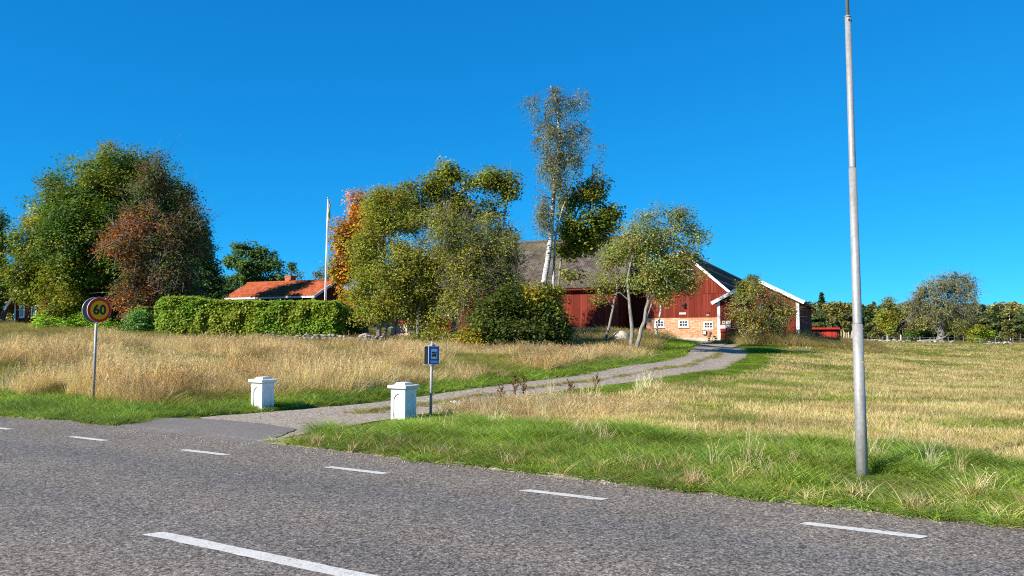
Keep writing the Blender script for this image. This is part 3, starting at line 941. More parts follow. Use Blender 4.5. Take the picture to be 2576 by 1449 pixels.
# low sawhorse at the left of the brick wall
t, z = onwall(1665, 846, -1.2)
p = BO + U * t - D * 1.2
sw = thing('sawhorse', 'low dark wooden sawhorse by the brick wall behind the thin trunk', 'sawhorse', (p[0], p[1], h1(*p) + .02), AL)
s = MB(); s.beam((-.7, 0, .42), (.7, 0, .8), .06, .05); s.build('beam', WOODB, sw)
for xx, hh in ((-.35, .5), (.05, .6), (.4, .7)):
    s = MB(); s.beam((xx, -.15, 0), (xx + .02, 0, hh), .045, .045, up=(0, 1, 0)); s.build('leg', WOODB, sw)
    s = MB(); s.beam((xx, .15, 0), (xx + .02, .01, hh), .045, .045, up=(0, 1, 0)); s.build('leg', WOODB, sw)

# ------------------------------------------------------------------ red roofed house behind the hedge
hr = W(845, 705.5, 75)
hs_ = thing('cottage', 'low dark cottage with orange tiled roof behind the hedge', 'house', (hr[0], hr[1], 0), AL)
HZ, HE, HS, HL = hr[2], W(791, 743, 72)[2], 3.26, 11.05
pit = math.atan2(HZ - HE, HS)
b = MB(); wl, wr = -HL + .4, -.4; ys = -HS + .45
ez = HZ - (HS - .45) * math.tan(pit)
b.hexa([(wl, ys, 1.4), (wr, ys, 1.4), (wr, -ys, 1.4), (wl, -ys, 1.4), (wl, ys, ez - .1), (wr, ys, ez - .1), (wr, -ys, ez - .1), (wl, -ys, ez - .1)])
b.quad([(wr, ys, ez - .1), (wr, -ys, ez - .1), (wr, 0, HZ - .12)]); b.quad([(wl, ys, ez - .1), (wl, 0, HZ - .12), (wl, -ys, ez - .1)])
b.build('wall', plank_mat('dark_cottage_boards', (.10, .025, .02)), hs_)
r = MB()
for sg_ in (-1, 1):
    y_e = sg_ * HS
    r.hexa([(-HL, y_e, HE - .1), (0, y_e, HE - .1), (0, .001 * sg_, HZ - .1), (-HL, .001 * sg_, HZ - .1), (-HL, y_e, HE - .03), (0, y_e, HE - .03), (0, .001 * sg_, HZ - .03), (-HL, .001 * sg_, HZ - .03)])
r.build('roof', TILE, hs_)
tw_, tl_ = .345, math.hypot(HS, HZ - HE) / 9
v = []; npf = 6
for i in range(npf + 1):
    u_ = i / npf; zz = .045 * math.sin(u_ * 2 * math.pi) * (1 if u_ < .5 else .45)
    v += [(u_ * tw_, 0, zz + .02), (u_ * tw_, tl_ + .07, zz)]
q = [(2 * i, 2 * i + 2, 2 * i + 3, 2 * i + 1) for i in range(npf)]
lip = len(v)
for i in range(npf + 1): v.append((v[2 * i][0], 0, v[2 * i][2] - .035))
q += [(2 * i, lip + i, lip + i + 1, 2 * i + 2) for i in range(npf)]
tme = mesh_arrays('roof_tile', v, q, None, True); tme.materials.append(TILE)
for r_ in range(9):
    for c in range(32):
        o = bpy.data.objects.new('roof_tile', tme); COL.objects.link(o); o.parent = hs_
        s = tl_ * r_ - .04
        o.location = (-HL + c * tw_, -HS + math.cos(pit) * s, HE + math.sin(pit) * s + .01)
        o.rotation_euler = (pit, random.uniform(-.01, .01), random.uniform(-.012, .012))
s = MB(); s.tube([(-HL - .02, 0, HZ + .03), (.02, 0, HZ + .03)], .12, 8); s.build('ridge_cap', TILE, hs_, True)
GREYW = simple_mat('grey_white_trim', (.62, .64, .66), .6, .05)
s = MB(); s.beam((.03, -HS - .02, HE - .12), (.03, .0, HZ - .1), .05, .24, up=(0, 0, 1)); s.beam((.0305, HS, HE - .12), (.0305, .01, HZ - .1), .05, .24); s.build('bargeboard', GREYW, hs_)
s = MB(); s.box(-HL, 0, -HS - .03, -HS - .005, HE - .2, HE - .03); s.build('gutter', GREYW, hs_)
s = MB(); s.box(wr - .02, wr + .04, ys - .04, ys + .1, 1.8, ez - .1); s.build('corner_board', GREYW, hs_)
# gable window (faces +x): frame + panes
s = MB(); yw0, yw1, zw0, zw1 = .15, 1.55, 3.75, 5.15
for a in ((yw0, yw0 + .1, zw0, zw1), (yw1 - .1, yw1, zw0, zw1), (yw0 + .1, yw1 - .1, zw0, zw0 + .1), (yw0 + .1, yw1 - .1, zw1 - .1, zw1), ((yw0 + yw1) / 2 - .03, (yw0 + yw1) / 2 + .03, zw0 + .1, zw1 - .1)):
    s.box(wr - .02, wr + .05, *a)
gw = s.build('window', GREYW, hs_)
for a in ((yw0 + .1, (yw0 + yw1) / 2 - .03), ((yw0 + yw1) / 2 + .03, yw1 - .1)):
    s = MB(); s.box(wr, wr + .015, a[0], a[1], zw0 + .1, zw1 - .1); s.build('pane', GLASS, gw)
# chimney
k = (724 - 1288) / FPX; tc = -(hr[0] - k * hr[1]) / (U[0] - k * U[1])
s = MB(); s.box(tc - .36, tc + .36, -.1, .7, HZ - .4, HZ + .52); ch = s.build('chimney', CHIM, hs_)
s = MB(); s.box(tc - .4, tc + .4, -.14, .74, HZ + .521, HZ + .66); s.build('chimney_cap', CHIM, ch)

# ------------------------------------------------------------------ red house at the far left
fl = W(37, 815, 65)
fh = thing('farmhouse', 'red house with white trimmed gable half hidden by trees at the left edge', 'house', (fl[0], fl[1], 0), AL)
FE, FW_, FA = 4.6, 7.0, 8.35
def fz(x): return FA - (FA - FE) / 3.5 * abs(x - 3.5)
b = MB(); b.hexa([(0, .03, 1.8), (FW_, .03, 1.8), (FW_, 10, 1.8), (0, 10, 1.8), (0, .03, FE), (FW_, .03, FE), (FW_, 10, FE), (0, 10, FE)])
b.quad([(0, .03, FE), (FW_, .03, FE), (3.5, .03, FA)]); b.build('wall', RED_D, fh)
fwins = [(.62, 1.25, 3.28, 4.28), (2.1, 2.75, 3.28, 4.28), (1.5, 2.3, 5.2, 5.75)]
planks(fh, 0, FW_, .02, 2.3, lambda x: fz(x), holes=fwins)
for i, w_ in enumerate(fwins): window(fh, *w_, -.01, 2, 3 if i < 2 else 1, .1)
r = MB()
for sg_ in (-1, 1):
    xe = 3.5 + sg_ * 4.1
    r.hexa([(3.5 + .001 * sg_, -.5, FA), (xe, -.5, fz(xe)), (xe, 10.4, fz(xe)), (3.5 + .001 * sg_, 10.4, FA), (3.5 + .001 * sg_, -.5, FA + .1), (xe, -.5, fz(xe) + .1), (xe, 10.4, fz(xe) + .1), (3.5 + .001 * sg_, 10.4, FA + .1)])
r.build('roof', TILE, fh)
for sg_ in (-1, 1):
    xe = 3.5 + sg_ * 4.15
    s = MB(); s.beam((3.5 + .001 * sg_, -.53, FA), (xe, -.53, fz(xe)), .05, .26); s.build('bargeboard', WHITE, fh)
s = MB(); s.box(-.05, .12, -.05, -.02, 2.2, FE - .1); s.build('corner_board', WHITE, fh)

# ------------------------------------------------------------------ small plaster outbuilding between the trees
so = W(985, 862, 54)
sb = thing('plaster_shed', 'small pink plastered shed with red roof edge behind the middle trees', 'shed', (so[0], so[1], h1(so[0], so[1])), AL)
s = MB(); s.box(0, 1.25, 0, 3, -.3, 1.15); s.build('wall', simple_mat('pink_plaster', (.55, .40, .32), .9, .2, 3, bump=.4), sb)
s = MB(); s.hexa([(-.15, -.2, 1.151), (1.45, -.2, 1.151), (1.45, 3.2, 1.6), (-.15, 3.2, 1.6), (-.15, -.2, 1.22), (1.45, -.2, 1.22), (1.45, 3.2, 1.67), (-.15, 3.2, 1.67)]); s.build('roof', REDP, sb)
for i in range(8):
    s = MB(); s.box(.55 + i * .17, .55 + i * .17 + .11, -.6, -.57, -.1, .38 + random.uniform(-.03, .03)); s.build('picket', simple_mat('grey_picket', (.45, .36, .28), .9) if i == 0 else bpy.data.materials['grey_picket'], sb)
s = MB(); s.box(.5, 1.95, -.569, -.54, .12, .18); s.build('rail', bpy.data.materials['grey_picket'], sb)

# ------------------------------------------------------------------ open red shelter at the right
sp = W(2107, 850, 80)
sz = h1(sp[0], sp[1])
sh = thing('animal_shelter', 'small open red shelter with slanting roof right of the annex', 'shed', (sp[0], sp[1], sz - .2), AL)
hh = W(2107, 826, 80)[2] - sz + .2
s = MB()
s.box(-1.5, 0, -.02, .06, 0, hh - .02)
s.hexa([(-1.9, -.02, hh - .45), (-1.501, -.02, hh - .9), (-1.501, .06, hh - .9), (-1.9, .06, hh - .45), (-1.9, -.02, hh - .02), (-1.501, -.02, hh - .02), (-1.501, .06, hh - .02), (-1.9, .06, hh - .02)])
s.box(-4.6, -1.901, -.02, .06, hh - .45, hh - .02); s.box(-4.6, -4.4, -.02, .06, 0, hh - .4501)
s.build('front', RED_D, sh)
planks(sh, -1.5, 0, -.025, .05, hh - .05, mat=plank_mat('bright_red_boards', (.36, .03, .022)))
s = MB(); s.box(-.06, 0, .061, 3, 0, hh - .25); s.box(-4.6, -4.5, .061, 3, 0, hh - .25); s.box(-4.499, -.0601, 2.9, 3, 0, hh - .25); s.build('side_wall', RED_D, sh)
s = MB(); s.hexa([(-4.8, -.35, hh), (.25, -.35, hh), (.25, 3.4, hh - .55), (-4.8, 3.4, hh - .55), (-4.8, -.35, hh + .08), (.25, -.35, hh + .08), (.25, 3.4, hh - .47), (-4.8, 3.4, hh - .47)]); s.build('roof', DARKM, sh)
s = MB(); s.box(-4.82, .26, -.39, -.352, hh - .1, hh + .09); s.build('fascia', bpy.data.materials['bright_red_boards'], sh)

# ------------------------------------------------------------------ signs, gate pillars, poles
def disc(mb, c, nrm, r, depth, seg=40, m=0):
    c = Vector(c); nrm = Vector(nrm).normalized(); a = Vector((0, 0, 1)); s = a.cross(nrm).normalized(); t = nrm.cross(s)
    base = len(mb.v)
    for k_, off in ((0, -depth / 2), (1, depth / 2)):
        for i in range(seg):
            an = 2 * math.pi * i / seg
            mb.v.append(tuple(c + nrm * off + s * r * math.cos(an) + t * r * math.sin(an)))
    for i in range(seg):
        j = (i + 1) % seg
        mb.f.append((base + i, base + j, base + seg + j, base + seg + i)); mb.m.append(m)
    mb.f.append(tuple(base + i for i in range(seg))[::-1]); mb.m.append(m)
    mb.f.append(tuple(base + seg + i for i in range(seg))); mb.m.append(m)

def text_mesh(body, size, bold=0.0, extrude=.0015, align='CENTER'):
    cu = bpy.data.curves.new('lettering', 'FONT'); cu.body = body; cu.size = size; cu.extrude = extrude; cu.offset = bold
    cu.align_x = align; cu.align_y = 'CENTER'; cu.resolution_u = 4
    o = bpy.data.objects.new('lettering_tmp', cu); COL.objects.link(o)
    dg = bpy.context.evaluated_depsgraph_get(); dg.update()
    me = bpy.data.meshes.new_from_object(o.evaluated_get(dg))
    bpy.data.objects.remove(o); bpy.data.curves.remove(cu)
    me.name = 'lettering'
    return me

SIGN_B = R(121)
sgn_n = Vector((math.sin(SIGN_B), math.cos(SIGN_B), 0))
sgn_rz = math.atan2(sgn_n.x, -sgn_n.y)      # rotates -Y onto the sign normal
S_RED = simple_mat('sign_red', (.85, .022, .014), .6, .04, spec=.15)
S_YEL = simple_mat('sign_yellow', (1.0, .43, .003), .6, .04, spec=.15)
S_BLK = simple_mat('sign_black', (.012, .012, .014), .4, .1)
S_BACK = simple_mat('sign_back_grey', (.07, .085, .10), .45, .1)
S_RIM = simple_mat('sign_rim', (.62, .62, .62), .4, .05, metal=.4)
g60 = ground_px(234, 1024)
s60 = thing('speed_sign', 'round red and yellow 60 speed limit sign on a grey pole', 'road sign', (g60[0], g60[1], g60[2] - .02), sgn_rz)
s60.rotation_euler = (0, R(.25), sgn_rz)
s = MB(); s.tube([(0, 0, -.2), (0, 0, 2.6)], .032, 16); pole_o = s.build('pole', GALV, s60, True)
zc = W(246, 778, g60[1])[2] - g60[2]
rd_ = .305
s = MB(); disc(s, (0, -.11, zc), (0, -1, 0), rd_, .02); s.build('sign_plate', S_RIM, s60)
s = MB(); disc(s, (0, -.122, zc), (0, -1, 0), rd_ - .006, .003); fr = s.build('red_ring', S_RED, s60)
s = MB(); disc(s, (0, -.1255, zc), (0, -1, 0), rd_ * .755, .003); s.build('yellow_field', S_YEL, fr)
tm_ = text_mesh('60', .335, .0105)
obj('numerals', tm_, S_BLK, fr, loc=(0, -.1285, zc - .005), rot=(R(90), 0, 0), scale=(.98, 1, 1))
s = MB(); disc(s, (0, .095, zc), (0, 1, 0), rd_, .02); bp = s.build('back_plate', S_BACK, s60)
s = MB()
for i in range(41):
    pass
ringv = [(rd_ * math.cos(2 * math.pi * i / 40), .095, zc + rd_ * math.sin(2 * math.pi * i / 40)) for i in range(41)]
s.tube(ringv, .008, 6, False); s.build('back_rim', S_RIM, bp, True)
s = MB()
for zz in (zc - .12, zc + .12): s.box(-.05, .05, -.1, .085, zz - .015, zz + .015)
s.build('bracket', GALV, s60)

# motorhome pitch sign
gs = ground_px(1083, 1053)
st = thing('motorhome_sign', 'small blue motorhome pitch sign on a thin steel pole beside the driveway', 'road sign', (gs[0], gs[1], gs[2] - .02), sgn_rz)
st.rotation_euler = (0, R(1.2), math.atan2(math.sin(R(128)), -math.cos(R(128))))
zt = W(1085, 858, gs[1])[2] - gs[2] + .02
zs0 = W(1085, 917, gs[1])[2] - gs[2] + .02; zs1 = W(1085, 871, gs[1])[2] - gs[2] + .02
s = MB(); s.tube([(0, 0, -.2), (0, 0, zt)], .03, 14); s.build('pole', GALV, st, True)
S_BLUE = simple_mat('sign_blue', (.012, .12, .50), .6, .06, spec=.15)
S_WH = simple_mat('sign_white', (.72, .76, .8), .4, .03)
pw = .165
s = MB(); s.box(-pw, pw, -.062, -.048, zs0, zs1); s.build('sign_plate', S_RIM, st, bevel=.004)
s = MB(); s.box(-pw + .012, pw - .012, -.066, -.0625, zs0 + .012, zs1 - .012); pb = s.build('blue_face', S_BLUE, st)
hh_ = zs1 - zs0; zc_ = zs0 + hh_ * .58
s = MB(); s.box(-.095, .095, -.069, -.0665, zs0 + hh_ * .31, zs1 - hh_ * .14); s.build('white_field', S_WH, pb)
s = MB()
zb0 = zc_ - .06
s.box(-.07, .07, -.073, -.0695, zb0 + .012, zb0 + .045)           # lower body
s.box(.0, .07, -.073, -.0695, zb0 + .0455, zb0 + .062); s.box(-.004, .012, -.073, -.0695, zb0 + .0625, zb0 + .088); s.box(.046, .07, -.073, -.0695, zb0 + .0625, zb0 + .088)
s.box(-.035, .07, -.073, -.0695, zb0 + .0885, zb0 + .108); s.box(-.07, -.0355, -.073, -.0695, zb0 + .075, zb0 + .108)
s.box(-.07, -.06, -.073, -.0695, zb0 + .0455, zb0 + .0745); s.box(-.035, -.02, -.073, -.0695, zb0 + .0455, zb0 + .088)
for xx in (-.04, .04): disc(s, (xx, -.0735, zb0 + .008), (0, -1, 0), .019, .004, 14)
s.build('motorhome_pictogram', S_BLK, pb)
obj('lettering', text_mesh('Ställplats', .075, .0012), S_WH, pb, loc=(0, -.0685, zs0 + hh_ * .165), rot=(R(90), 0, 0), scale=(.84, 1.1, 1))
s = MB(); s.box(-pw, pw, .058, .072, zs0 - .005, zs1 + .005); bpk = s.build('back_plate', S_BACK, st, bevel=.004)
for zz in (zs0 - .003, zs1 - .009):
    s = MB(); s.box(-pw - .004, pw + .004, .05, .078, zz, zz + .014); s.build('edge_strip', S_RIM, bpk)
s = MB()
for zz in (zs0 - .02, zs1 + .006): s.box(-.055, .055, -.05, .06, zz, zz + .024)
s.tube([(-.05, -.05, zs1 + .03), (.05, -.05, zs1 + .03)], .012, 8)
s.build('bracket', GALV, st)

# gate pillars
m, nt, out = new_mat('whitewash'); n = N(nt); co = n.coords('Object')
f = n.noise(5, 6, .7, co); g = n.noise(30, 4, .7, co)
c = n.ramp(f, [(.3, (.74, .73, .68)), (.6, (.82, .815, .79))])
sx = n.add('ShaderNodeSeparateXYZ'); n.link(co, sx.inputs[0])
dirt = n.math('MULTIPLY', n.maprange(sx.outputs[2], 0.05, .34, 1, 0), n.maprange(n.noise(7, 6, .75, co), .36, .6, 0, 1))
c = n.mix(n.math('MULTIPLY', dirt, .8), c, (.34, .34, .23))
mpv = n.add('ShaderNodeMapping'); mpv.inputs['Scale'].default_value = (9, 9, .7); n.link(co, mpv.inputs[0])
c = n.mix(n.maprange(n.noise(1, 4, .6, mpv.outputs[0]), .55, .8, 0, .3), c, (.5, .48, .42))
n.bsdf(out, c, .85, n.bump(f, .15, .01), spec=.15)
WHITEWASH = m
m, nt, out = new_mat('weathered_cap'); n = N(nt); co = n.coords('Object')
f = n.noise(11, 6, .75, co)
c = n.ramp(f, [(.30, (.36, .23, .13)), (.39, (.60, .57, .50)), (.62, (.72, .70, .65))])
n.bsdf(out, c, .85, n.bump(f, .35, .008), spec=.15)
WCAP = m
def pillar(px, py, H, label, wf=1.0):
    g_ = ground_px(px, py)
    o = thing('gate_pillar', label, 'gate pillar', (g_[0], g_[1], g_[2] - .06), sgn_rz, 'white pillars flanking the driveway mouth')
    w = .185 * wf; hb = H - .14 + .06
    s = MB()
    for k in range(4):
        A = Matrix.Rotation(math.pi / 2 * k, 3, 'Z')
        def P(x, d, z): return tuple(A @ Vector((x, -w + d, z)))
        iw = w * .66; z0 = .12; z1 = hb - .2; zt_ = hb - .085; dep = .028
        inner = [(-iw, z0), (iw, z0), (iw, z1), (iw * .82, z1 + .05), (iw * .5, zt_ - .02), (0, zt_), (-iw * .5, zt_ - .02), (-iw * .82, z1 + .05), (-iw, z1)]
        outer = [(-w, 0), (w, 0), (w, z1), (w, z1 + .05), (w, hb), (0, hb), (-w, hb), (-w, z1 + .05), (-w, z1)]
        m_ = len(inner)
        for i in range(m_):
            j = (i + 1) % m_
            s.quad([P(outer[i][0], 0, outer[i][1]), P(outer[j][0], 0, outer[j][1]), P(inner[j][0], 0, inner[j][1]), P(inner[i][0], 0, inner[i][1])])
            s.quad([P(inner[i][0], 0, inner[i][1]), P(inner[j][0], 0, inner[j][1]), P(inner[j][0] * .93, dep, inner[j][1]), P(inner[i][0] * .93, dep, inner[i][1])])
        s.quad([P(x * .93, dep, z) for x, z in inner])
    s.build('shaft', WHITEWASH, o)
    c_ = w * 1.30
    s = MB(); s.box(-c_ * .86, c_ * .86, -c_ * .86, c_ * .86, hb + .0005, hb + .022); s.build('neck', WCAP, o, bevel=.006)
    s = MB(); s.box(-c_, c_, -c_, c_, hb + .0225, hb + .088); s.build('cap_slab', WCAP if wf > 1 else WHITEWASH, o, bevel=.007)
    s = MB(); a, b_ = w * .80, w * .6
    s.hexa([(-a, -a, hb + .0885), (a, -a, hb + .0885), (a, a, hb + .0885), (-a, a, hb + .0885), (-b_, -b_, hb + .145), (b_, -b_, hb + .145), (b_, b_, hb + .145), (-b_, b_, hb + .145)])
    s.build('cap_top', WCAP, o, bevel=.006)
    return o
pl1 = pillar(660, 1032, .775, 'white square gate pillar standing alone left of the driveway', .99)
pl2 = pillar(1015, 1057, .79, 'white square gate pillar right of the driveway next to the blue sign', 1.02)

# lamp pole on the right
gl = ground_px(2170, 1213)
lp = thing('lamp_post', 'tall galvanised steel lamp post in the grass at the right', 'lamp post', (gl[0], gl[1], gl[2] - .1), 0)
lp.rotation_euler = (0, R(-.25), 0)
zj = [W(2160, 815, gl[1])[2] - gl[2] + .1, W(2147, 423, gl[1])[2] - gl[2] + .1, W(2135, 41, gl[1])[2] - gl[2] + .1]
def seg_r(px): return px / FPX * gl[1] / 2
s = MB(); s.tube([(0, 0, -.2), (0, 0, zj[0] * .5), (0, 0, zj[0])], [seg_r(29), seg_r(27), seg_r(24.5)], 28); s.build('lower_shaft', GALV, lp, True)
s = MB(); s.tube([(0, 0, zj[0] - .01), (0, 0, zj[0] + .02), (0, 0, zj[1])], [seg_r(23.5), seg_r(22), seg_r(18.5)], 28); s.build('middle_shaft', GALV, lp, True)
s = MB(); s.tube([(0, 0, zj[1] - .01), (0, 0, zj[1] + .02), (0, 0, zj[2])], [seg_r(18), seg_r(16.4), seg_r(14.2)], 28); s.build('upper_shaft', GALV, lp, True)
s = MB(); s.tube([(0, 0, zj[2] - .015), (0, 0, zj[2] + .001)], [seg_r(16), seg_r(16)], 28); s.build('collar', GALV, lp, True)
s = MB(); s.tube([(0, 0, zj[2] - .05), (0, 0, zj[2] + 1.6), (-.0, -.12, zj[2] + 2.0), (-.0, -.6, zj[2] + 2.15)], [seg_r(9), seg_r(8.4), .03, .028], 20); s.build('bracket_arm', GALV, lp, True)
s = MB(); s.hexa([(-.1, -1.15, zj[2] + 2.12), (.1, -1.15, zj[2] + 2.12), (.1, -.55, zj[2] + 2.1), (-.1, -.55, zj[2] + 2.1), (-.06, -1.1, zj[2] + 2.2), (.06, -1.1, zj[2] + 2.2), (.06, -.55, zj[2] + 2.22), (-.06, -.55, zj[2] + 2.22)])
s.build('lamp_head', GALV, lp, bevel=.01)
s = MB(); disc(s, (0, -seg_r(14.4), zj[2] - .06), (0, -1, 0), .012, .02, 10); disc(s, (seg_r(14.4), 0, zj[2] - .06), (1, 0, 0), .012, .02, 10); s.build('bolt', DARKM, lp)
zy = W(2158, 913, gl[1])[2] - gl[2] + .1
s = MB()
rr_ = seg_r(25.6) + .002
s.quad([(rr_ * math.sin(.05 ), -rr_ * math.cos(.05), zy), (rr_ * math.sin(.5), -rr_ * math.cos(.5), zy), (rr_ * math.sin(.5), -rr_ * math.cos(.5), zy + .022), (rr_ * math.sin(.05), -rr_ * math.cos(.05), zy + .022)])
s.build('sticker', simple_mat('yellow_sticker', (.8, .6, .03), .5), lp)

# flagpole
gf = W(816, 800, 52)
fp = thing('flagpole', 'tall white flagpole with a hanging pennant behind the hedge', 'flagpole', (gf[0], gf[1], h1(gf[0], gf[1])), 0)
fp.rotation_euler = (0, R(.7), 0)
ft = W(824, 500, 52)[2] - fp.location[2]
s = MB(); s.tube([(0, 0, -.2), (0, 0, ft * .5), (0, 0, ft)], [.066, .055, .036], 14); s.build('pole', WHITE, fp, True)
s = MB(); s.tube([(0, 0, ft + .001), (0, 0, ft + .05), (0, 0, ft + .1)], [.05, .075, .02], 12); s.build('finial', simple_mat('gold', (.6, .4, .1), .3, .05, metal=.8), fp, True)
v = []; qs = []; nseg = 16
for i in range(nseg + 1):
    u_ = i / nseg; z_ = ft - .12 - u_ * 1.9; wd = .30 * (1 - u_ * .8)
    for j in range(4):
        w_ = j / 3
        v.append((.06 + wd * w_ * .55 + .03 * math.sin(u_ * 9 + w_ * 3), .08 * math.sin(w_ * 6 + u_ * 5), z_ - .15 * w_))
for i in range(nseg):
    for j in range(3): qs.append((i * 4 + j, i * 4 + j + 1, i * 4 + j + 5, i * 4 + j + 4))
pn = mesh_arrays('pennant', v, qs, None, True, np.array([((.75, .62, .12) if j in (1, 2) else (.03, .12, .35)) for i in range(nseg + 1) for j in range(4)]))
cloth = leaf_mat('pennant_cloth', .25)
obj('pennant', pn, cloth, fp)
s = MB(); s.tube([(.1, -.02, .9), (.07, -.02, ft - .2)], .006, 4); s.build('halyard', WHITE, fp)

# ------------------------------------------------------------------ stones
def stone_mesh(seed):
    r_ = random.Random(seed); bm = bmesh.new()
    for _ in range(17):
        v = Vector((r_.gauss(0, 1), r_.gauss(0, 1), r_.gauss(0, 1))).normalized()
        v = Vector((v.x * .5, v.y * .45, v.z * .38)) * r_.uniform(.86, 1.08)
        bm.verts.new(v)
    res = bmesh.ops.convex_hull(bm, input=bm.verts)
    for g_ in [x for x in res['geom_interior'] if isinstance(x, bmesh.types.BMVert)]: bm.verts.remove(g_)
    bmesh.ops.recalc_face_normals(bm, faces=bm.faces)
    me = bpy.data.meshes.new('stone'); bm.to_mesh(me); bm.free()
    return me
m, nt, out = new_mat('fieldstone'); n = N(nt); pos = n.geo(); oi = n.add('ShaderNodeObjectInfo').outputs['Random']
f = n.noise(7, 6, .75, pos); g = n.noise(2, 4, .6, pos)
c = n.ramp(oi, [(0, (.24, .21, .18)), (.5, (.36, .33, .295)), (1, (.47, .42, .36))])
c = n.mix(1.0, c, n.ramp(f, [(.3, (.6, .6, .58)), (.7, (1.2, 1.18, 1.12))]), 'MULTIPLY')
c = n.mix(n.maprange(g, .52, .72, 0, .5), c, (.12, .13, .07))
n.bsdf(out, c, .95, n.bump(f, .6, .03), spec=.1)
STONE = m
stone_meshes = []
for i in range(8):
    me = stone_mesh(i + 3); me.materials.append(STONE); stone_meshes.append(me)
def add_stone(parent, p, size, name='stone'):
    o = bpy.data.objects.new(name, random.choice(stone_meshes)); COL.objects.link(o)
    o.parent = parent; o.location = p
    o.rotation_euler = (random.uniform(-.3, .3), random.uniform(-.3, .3), random.uniform(0, 6.28))
    o.scale = (size * random.uniform(.9, 1.25), size * random.uniform(.85, 1.1), size * random.uniform(.75, 1.0))
    return o
sw_pts = [W(480, 854, 47.2)[:2], W(640, 858, 46.4)[:2], W(780, 862, 45.6)[:2], W(900, 866, 44.9)[:2], W(965, 867, 44.6)[:2]]
wl0 = thing('stone_wall', 'low dry stone wall of rounded fieldstones along the foot of the hedge', 'wall', (*W(640, 858, 46.4)[:2], 0))
wbase = Vector((wl0.location.x, wl0.location.y, 0))
swp = np.array(sw_pts); sl_ = np.concatenate([[0], np.cumsum(np.linalg.norm(np.diff(swp, axis=0), axis=1))])
for course, (zz, sz_) in enumerate(((.08, .34), (.27, .30), (.44, .25))):
    s_ = random.uniform(0, .2)
    while s_ < sl_[-1]:
        size = sz_ * random.uniform(.75, 1.3)
        x_ = np.interp(s_, sl_, swp[:, 0]); y_ = np.interp(s_, sl_, swp[:, 1])
        lim = .9 + .25 * float(vnoise(s_, 0, 31, 1.5))
        if not (course == 2 and vnoise(s_, 0, 32, .8) < .35):
            add_stone(wl0, (x_ - wbase.x, y_ - wbase.y + random.uniform(-.1, .1) + course * .05, h1(x_, y_) + zz + random.uniform(-.04, .04)), size)
        s_ += size * .88
    if course == 0:
        b = MB()
        for i in range(len(swp) - 1):
            a_, c_ = swp[i], swp[i + 1]
            b.beam((a_[0] - wbase.x, a_[1] - wbase.y + .22, h1(*a_) + .15), (c_[0] - wbase.x, c_[1] - wbase.y + .22, h1(*c_) + .15), .3, .5)
        b.build('rubble_core', simple_mat('rubble', (.12, .11, .09), .95, .3), wl0)
# boulders
def boulder(px, py, Y, size, label, sq=.8, nm='boulder'):
    p = W(px, py, Y); bm = bmesh.new()
    bmesh.ops.create_icosphere(bm, subdivisions=3, radius=.5)
    sd = random.random() * 50
    for v in bm.verts:
        k_ = 1 + .28 * (float(vnoise(v.co.x * 3 + sd, v.co.y * 3 + v.co.z * 2, 5, 1.0)) - .5) + .12 * (float(vnoise(v.co.x * 8 + sd, v.co.z * 8 + v.co.y * 6, 6, 1.0)) - .5)
        v.co = Vector((v.co.x, v.co.y * .9, v.co.z * sq)) * k_
    me = bpy.data.meshes.new(nm); bm.to_mesh(me); bm.free()
    me.polygons.foreach_set('use_smooth', [True] * len(me.polygons))
    o = obj(nm, me, STONE, loc=(p[0], p[1], h1(p[0], p[1]) + size * sq * .3), rot=(0, 0, random.random() * 6), scale=(size,) * 3)
    return tag(o, label, 'boulder')
boulder(918, 858, 45.4, .95, 'large rounded grey boulder at the right end of the stone wall')
boulder(893, 868, 44.3, .85, 'pale low boulder lying in front of the large rounded boulder', .6)
boulder(987, 863, 44.5, .5, 'small pale boulder at the foot of the middle tree trunks', .7)
boulder(1563, 866, 44.5, 1.15, 'big mossy boulder on a stone heap beside the twin tree trunks', .85)
sh_c = W(1560, 880, 43.6)
hp = thing('stone_heap', 'heap of flat grey stones below the mossy boulder', 'stone heap', (sh_c[0], sh_c[1], h1(sh_c[0], sh_c[1])))
for i in range(26):
    add_stone(hp, (random.gauss(0, .5), random.gauss(0.3, .35), max(0.02, random.gauss(.18, .16))), random.uniform(.3, .6))

# ------------------------------------------------------------------ vegetation tools
def rand_unit(n):
    v = rng.normal(size=(n, 3)); return v / np.linalg.norm(v, axis=1)[:, None]

def leaf_quads(centers, size, up_bias=0.5, aspect=1.35, fold=0.25, outward=None):
    n_ = len(centers)
    nrm = rand_unit(n_); nrm[:, 2] = np.abs(nrm[:, 2]) + up_bias
    if outward is not None: nrm += outward * 0.7
    nrm /= np.linalg.norm(nrm, axis=1)[:, None]
    a = np.cross(nrm, rand_unit(n_)); a /= np.linalg.norm(a, axis=1)[:, None] + 1e-9
    b = np.cross(nrm, a)
    s = size * rng.uniform(.65, 1.3, n_)
    a = a * (s * aspect / 2)[:, None]; b = b * (s / 2)[:, None]; f = nrm * (s * fold)[:, None]
    v = np.stack([centers - a, centers - b * .95 + f * .5 - a * .1, centers + a, centers + b * .95 + f * .5 - a * .1], 1)
    return v.reshape(-1, 3), np.arange(4 * n_).reshape(n_, 4)

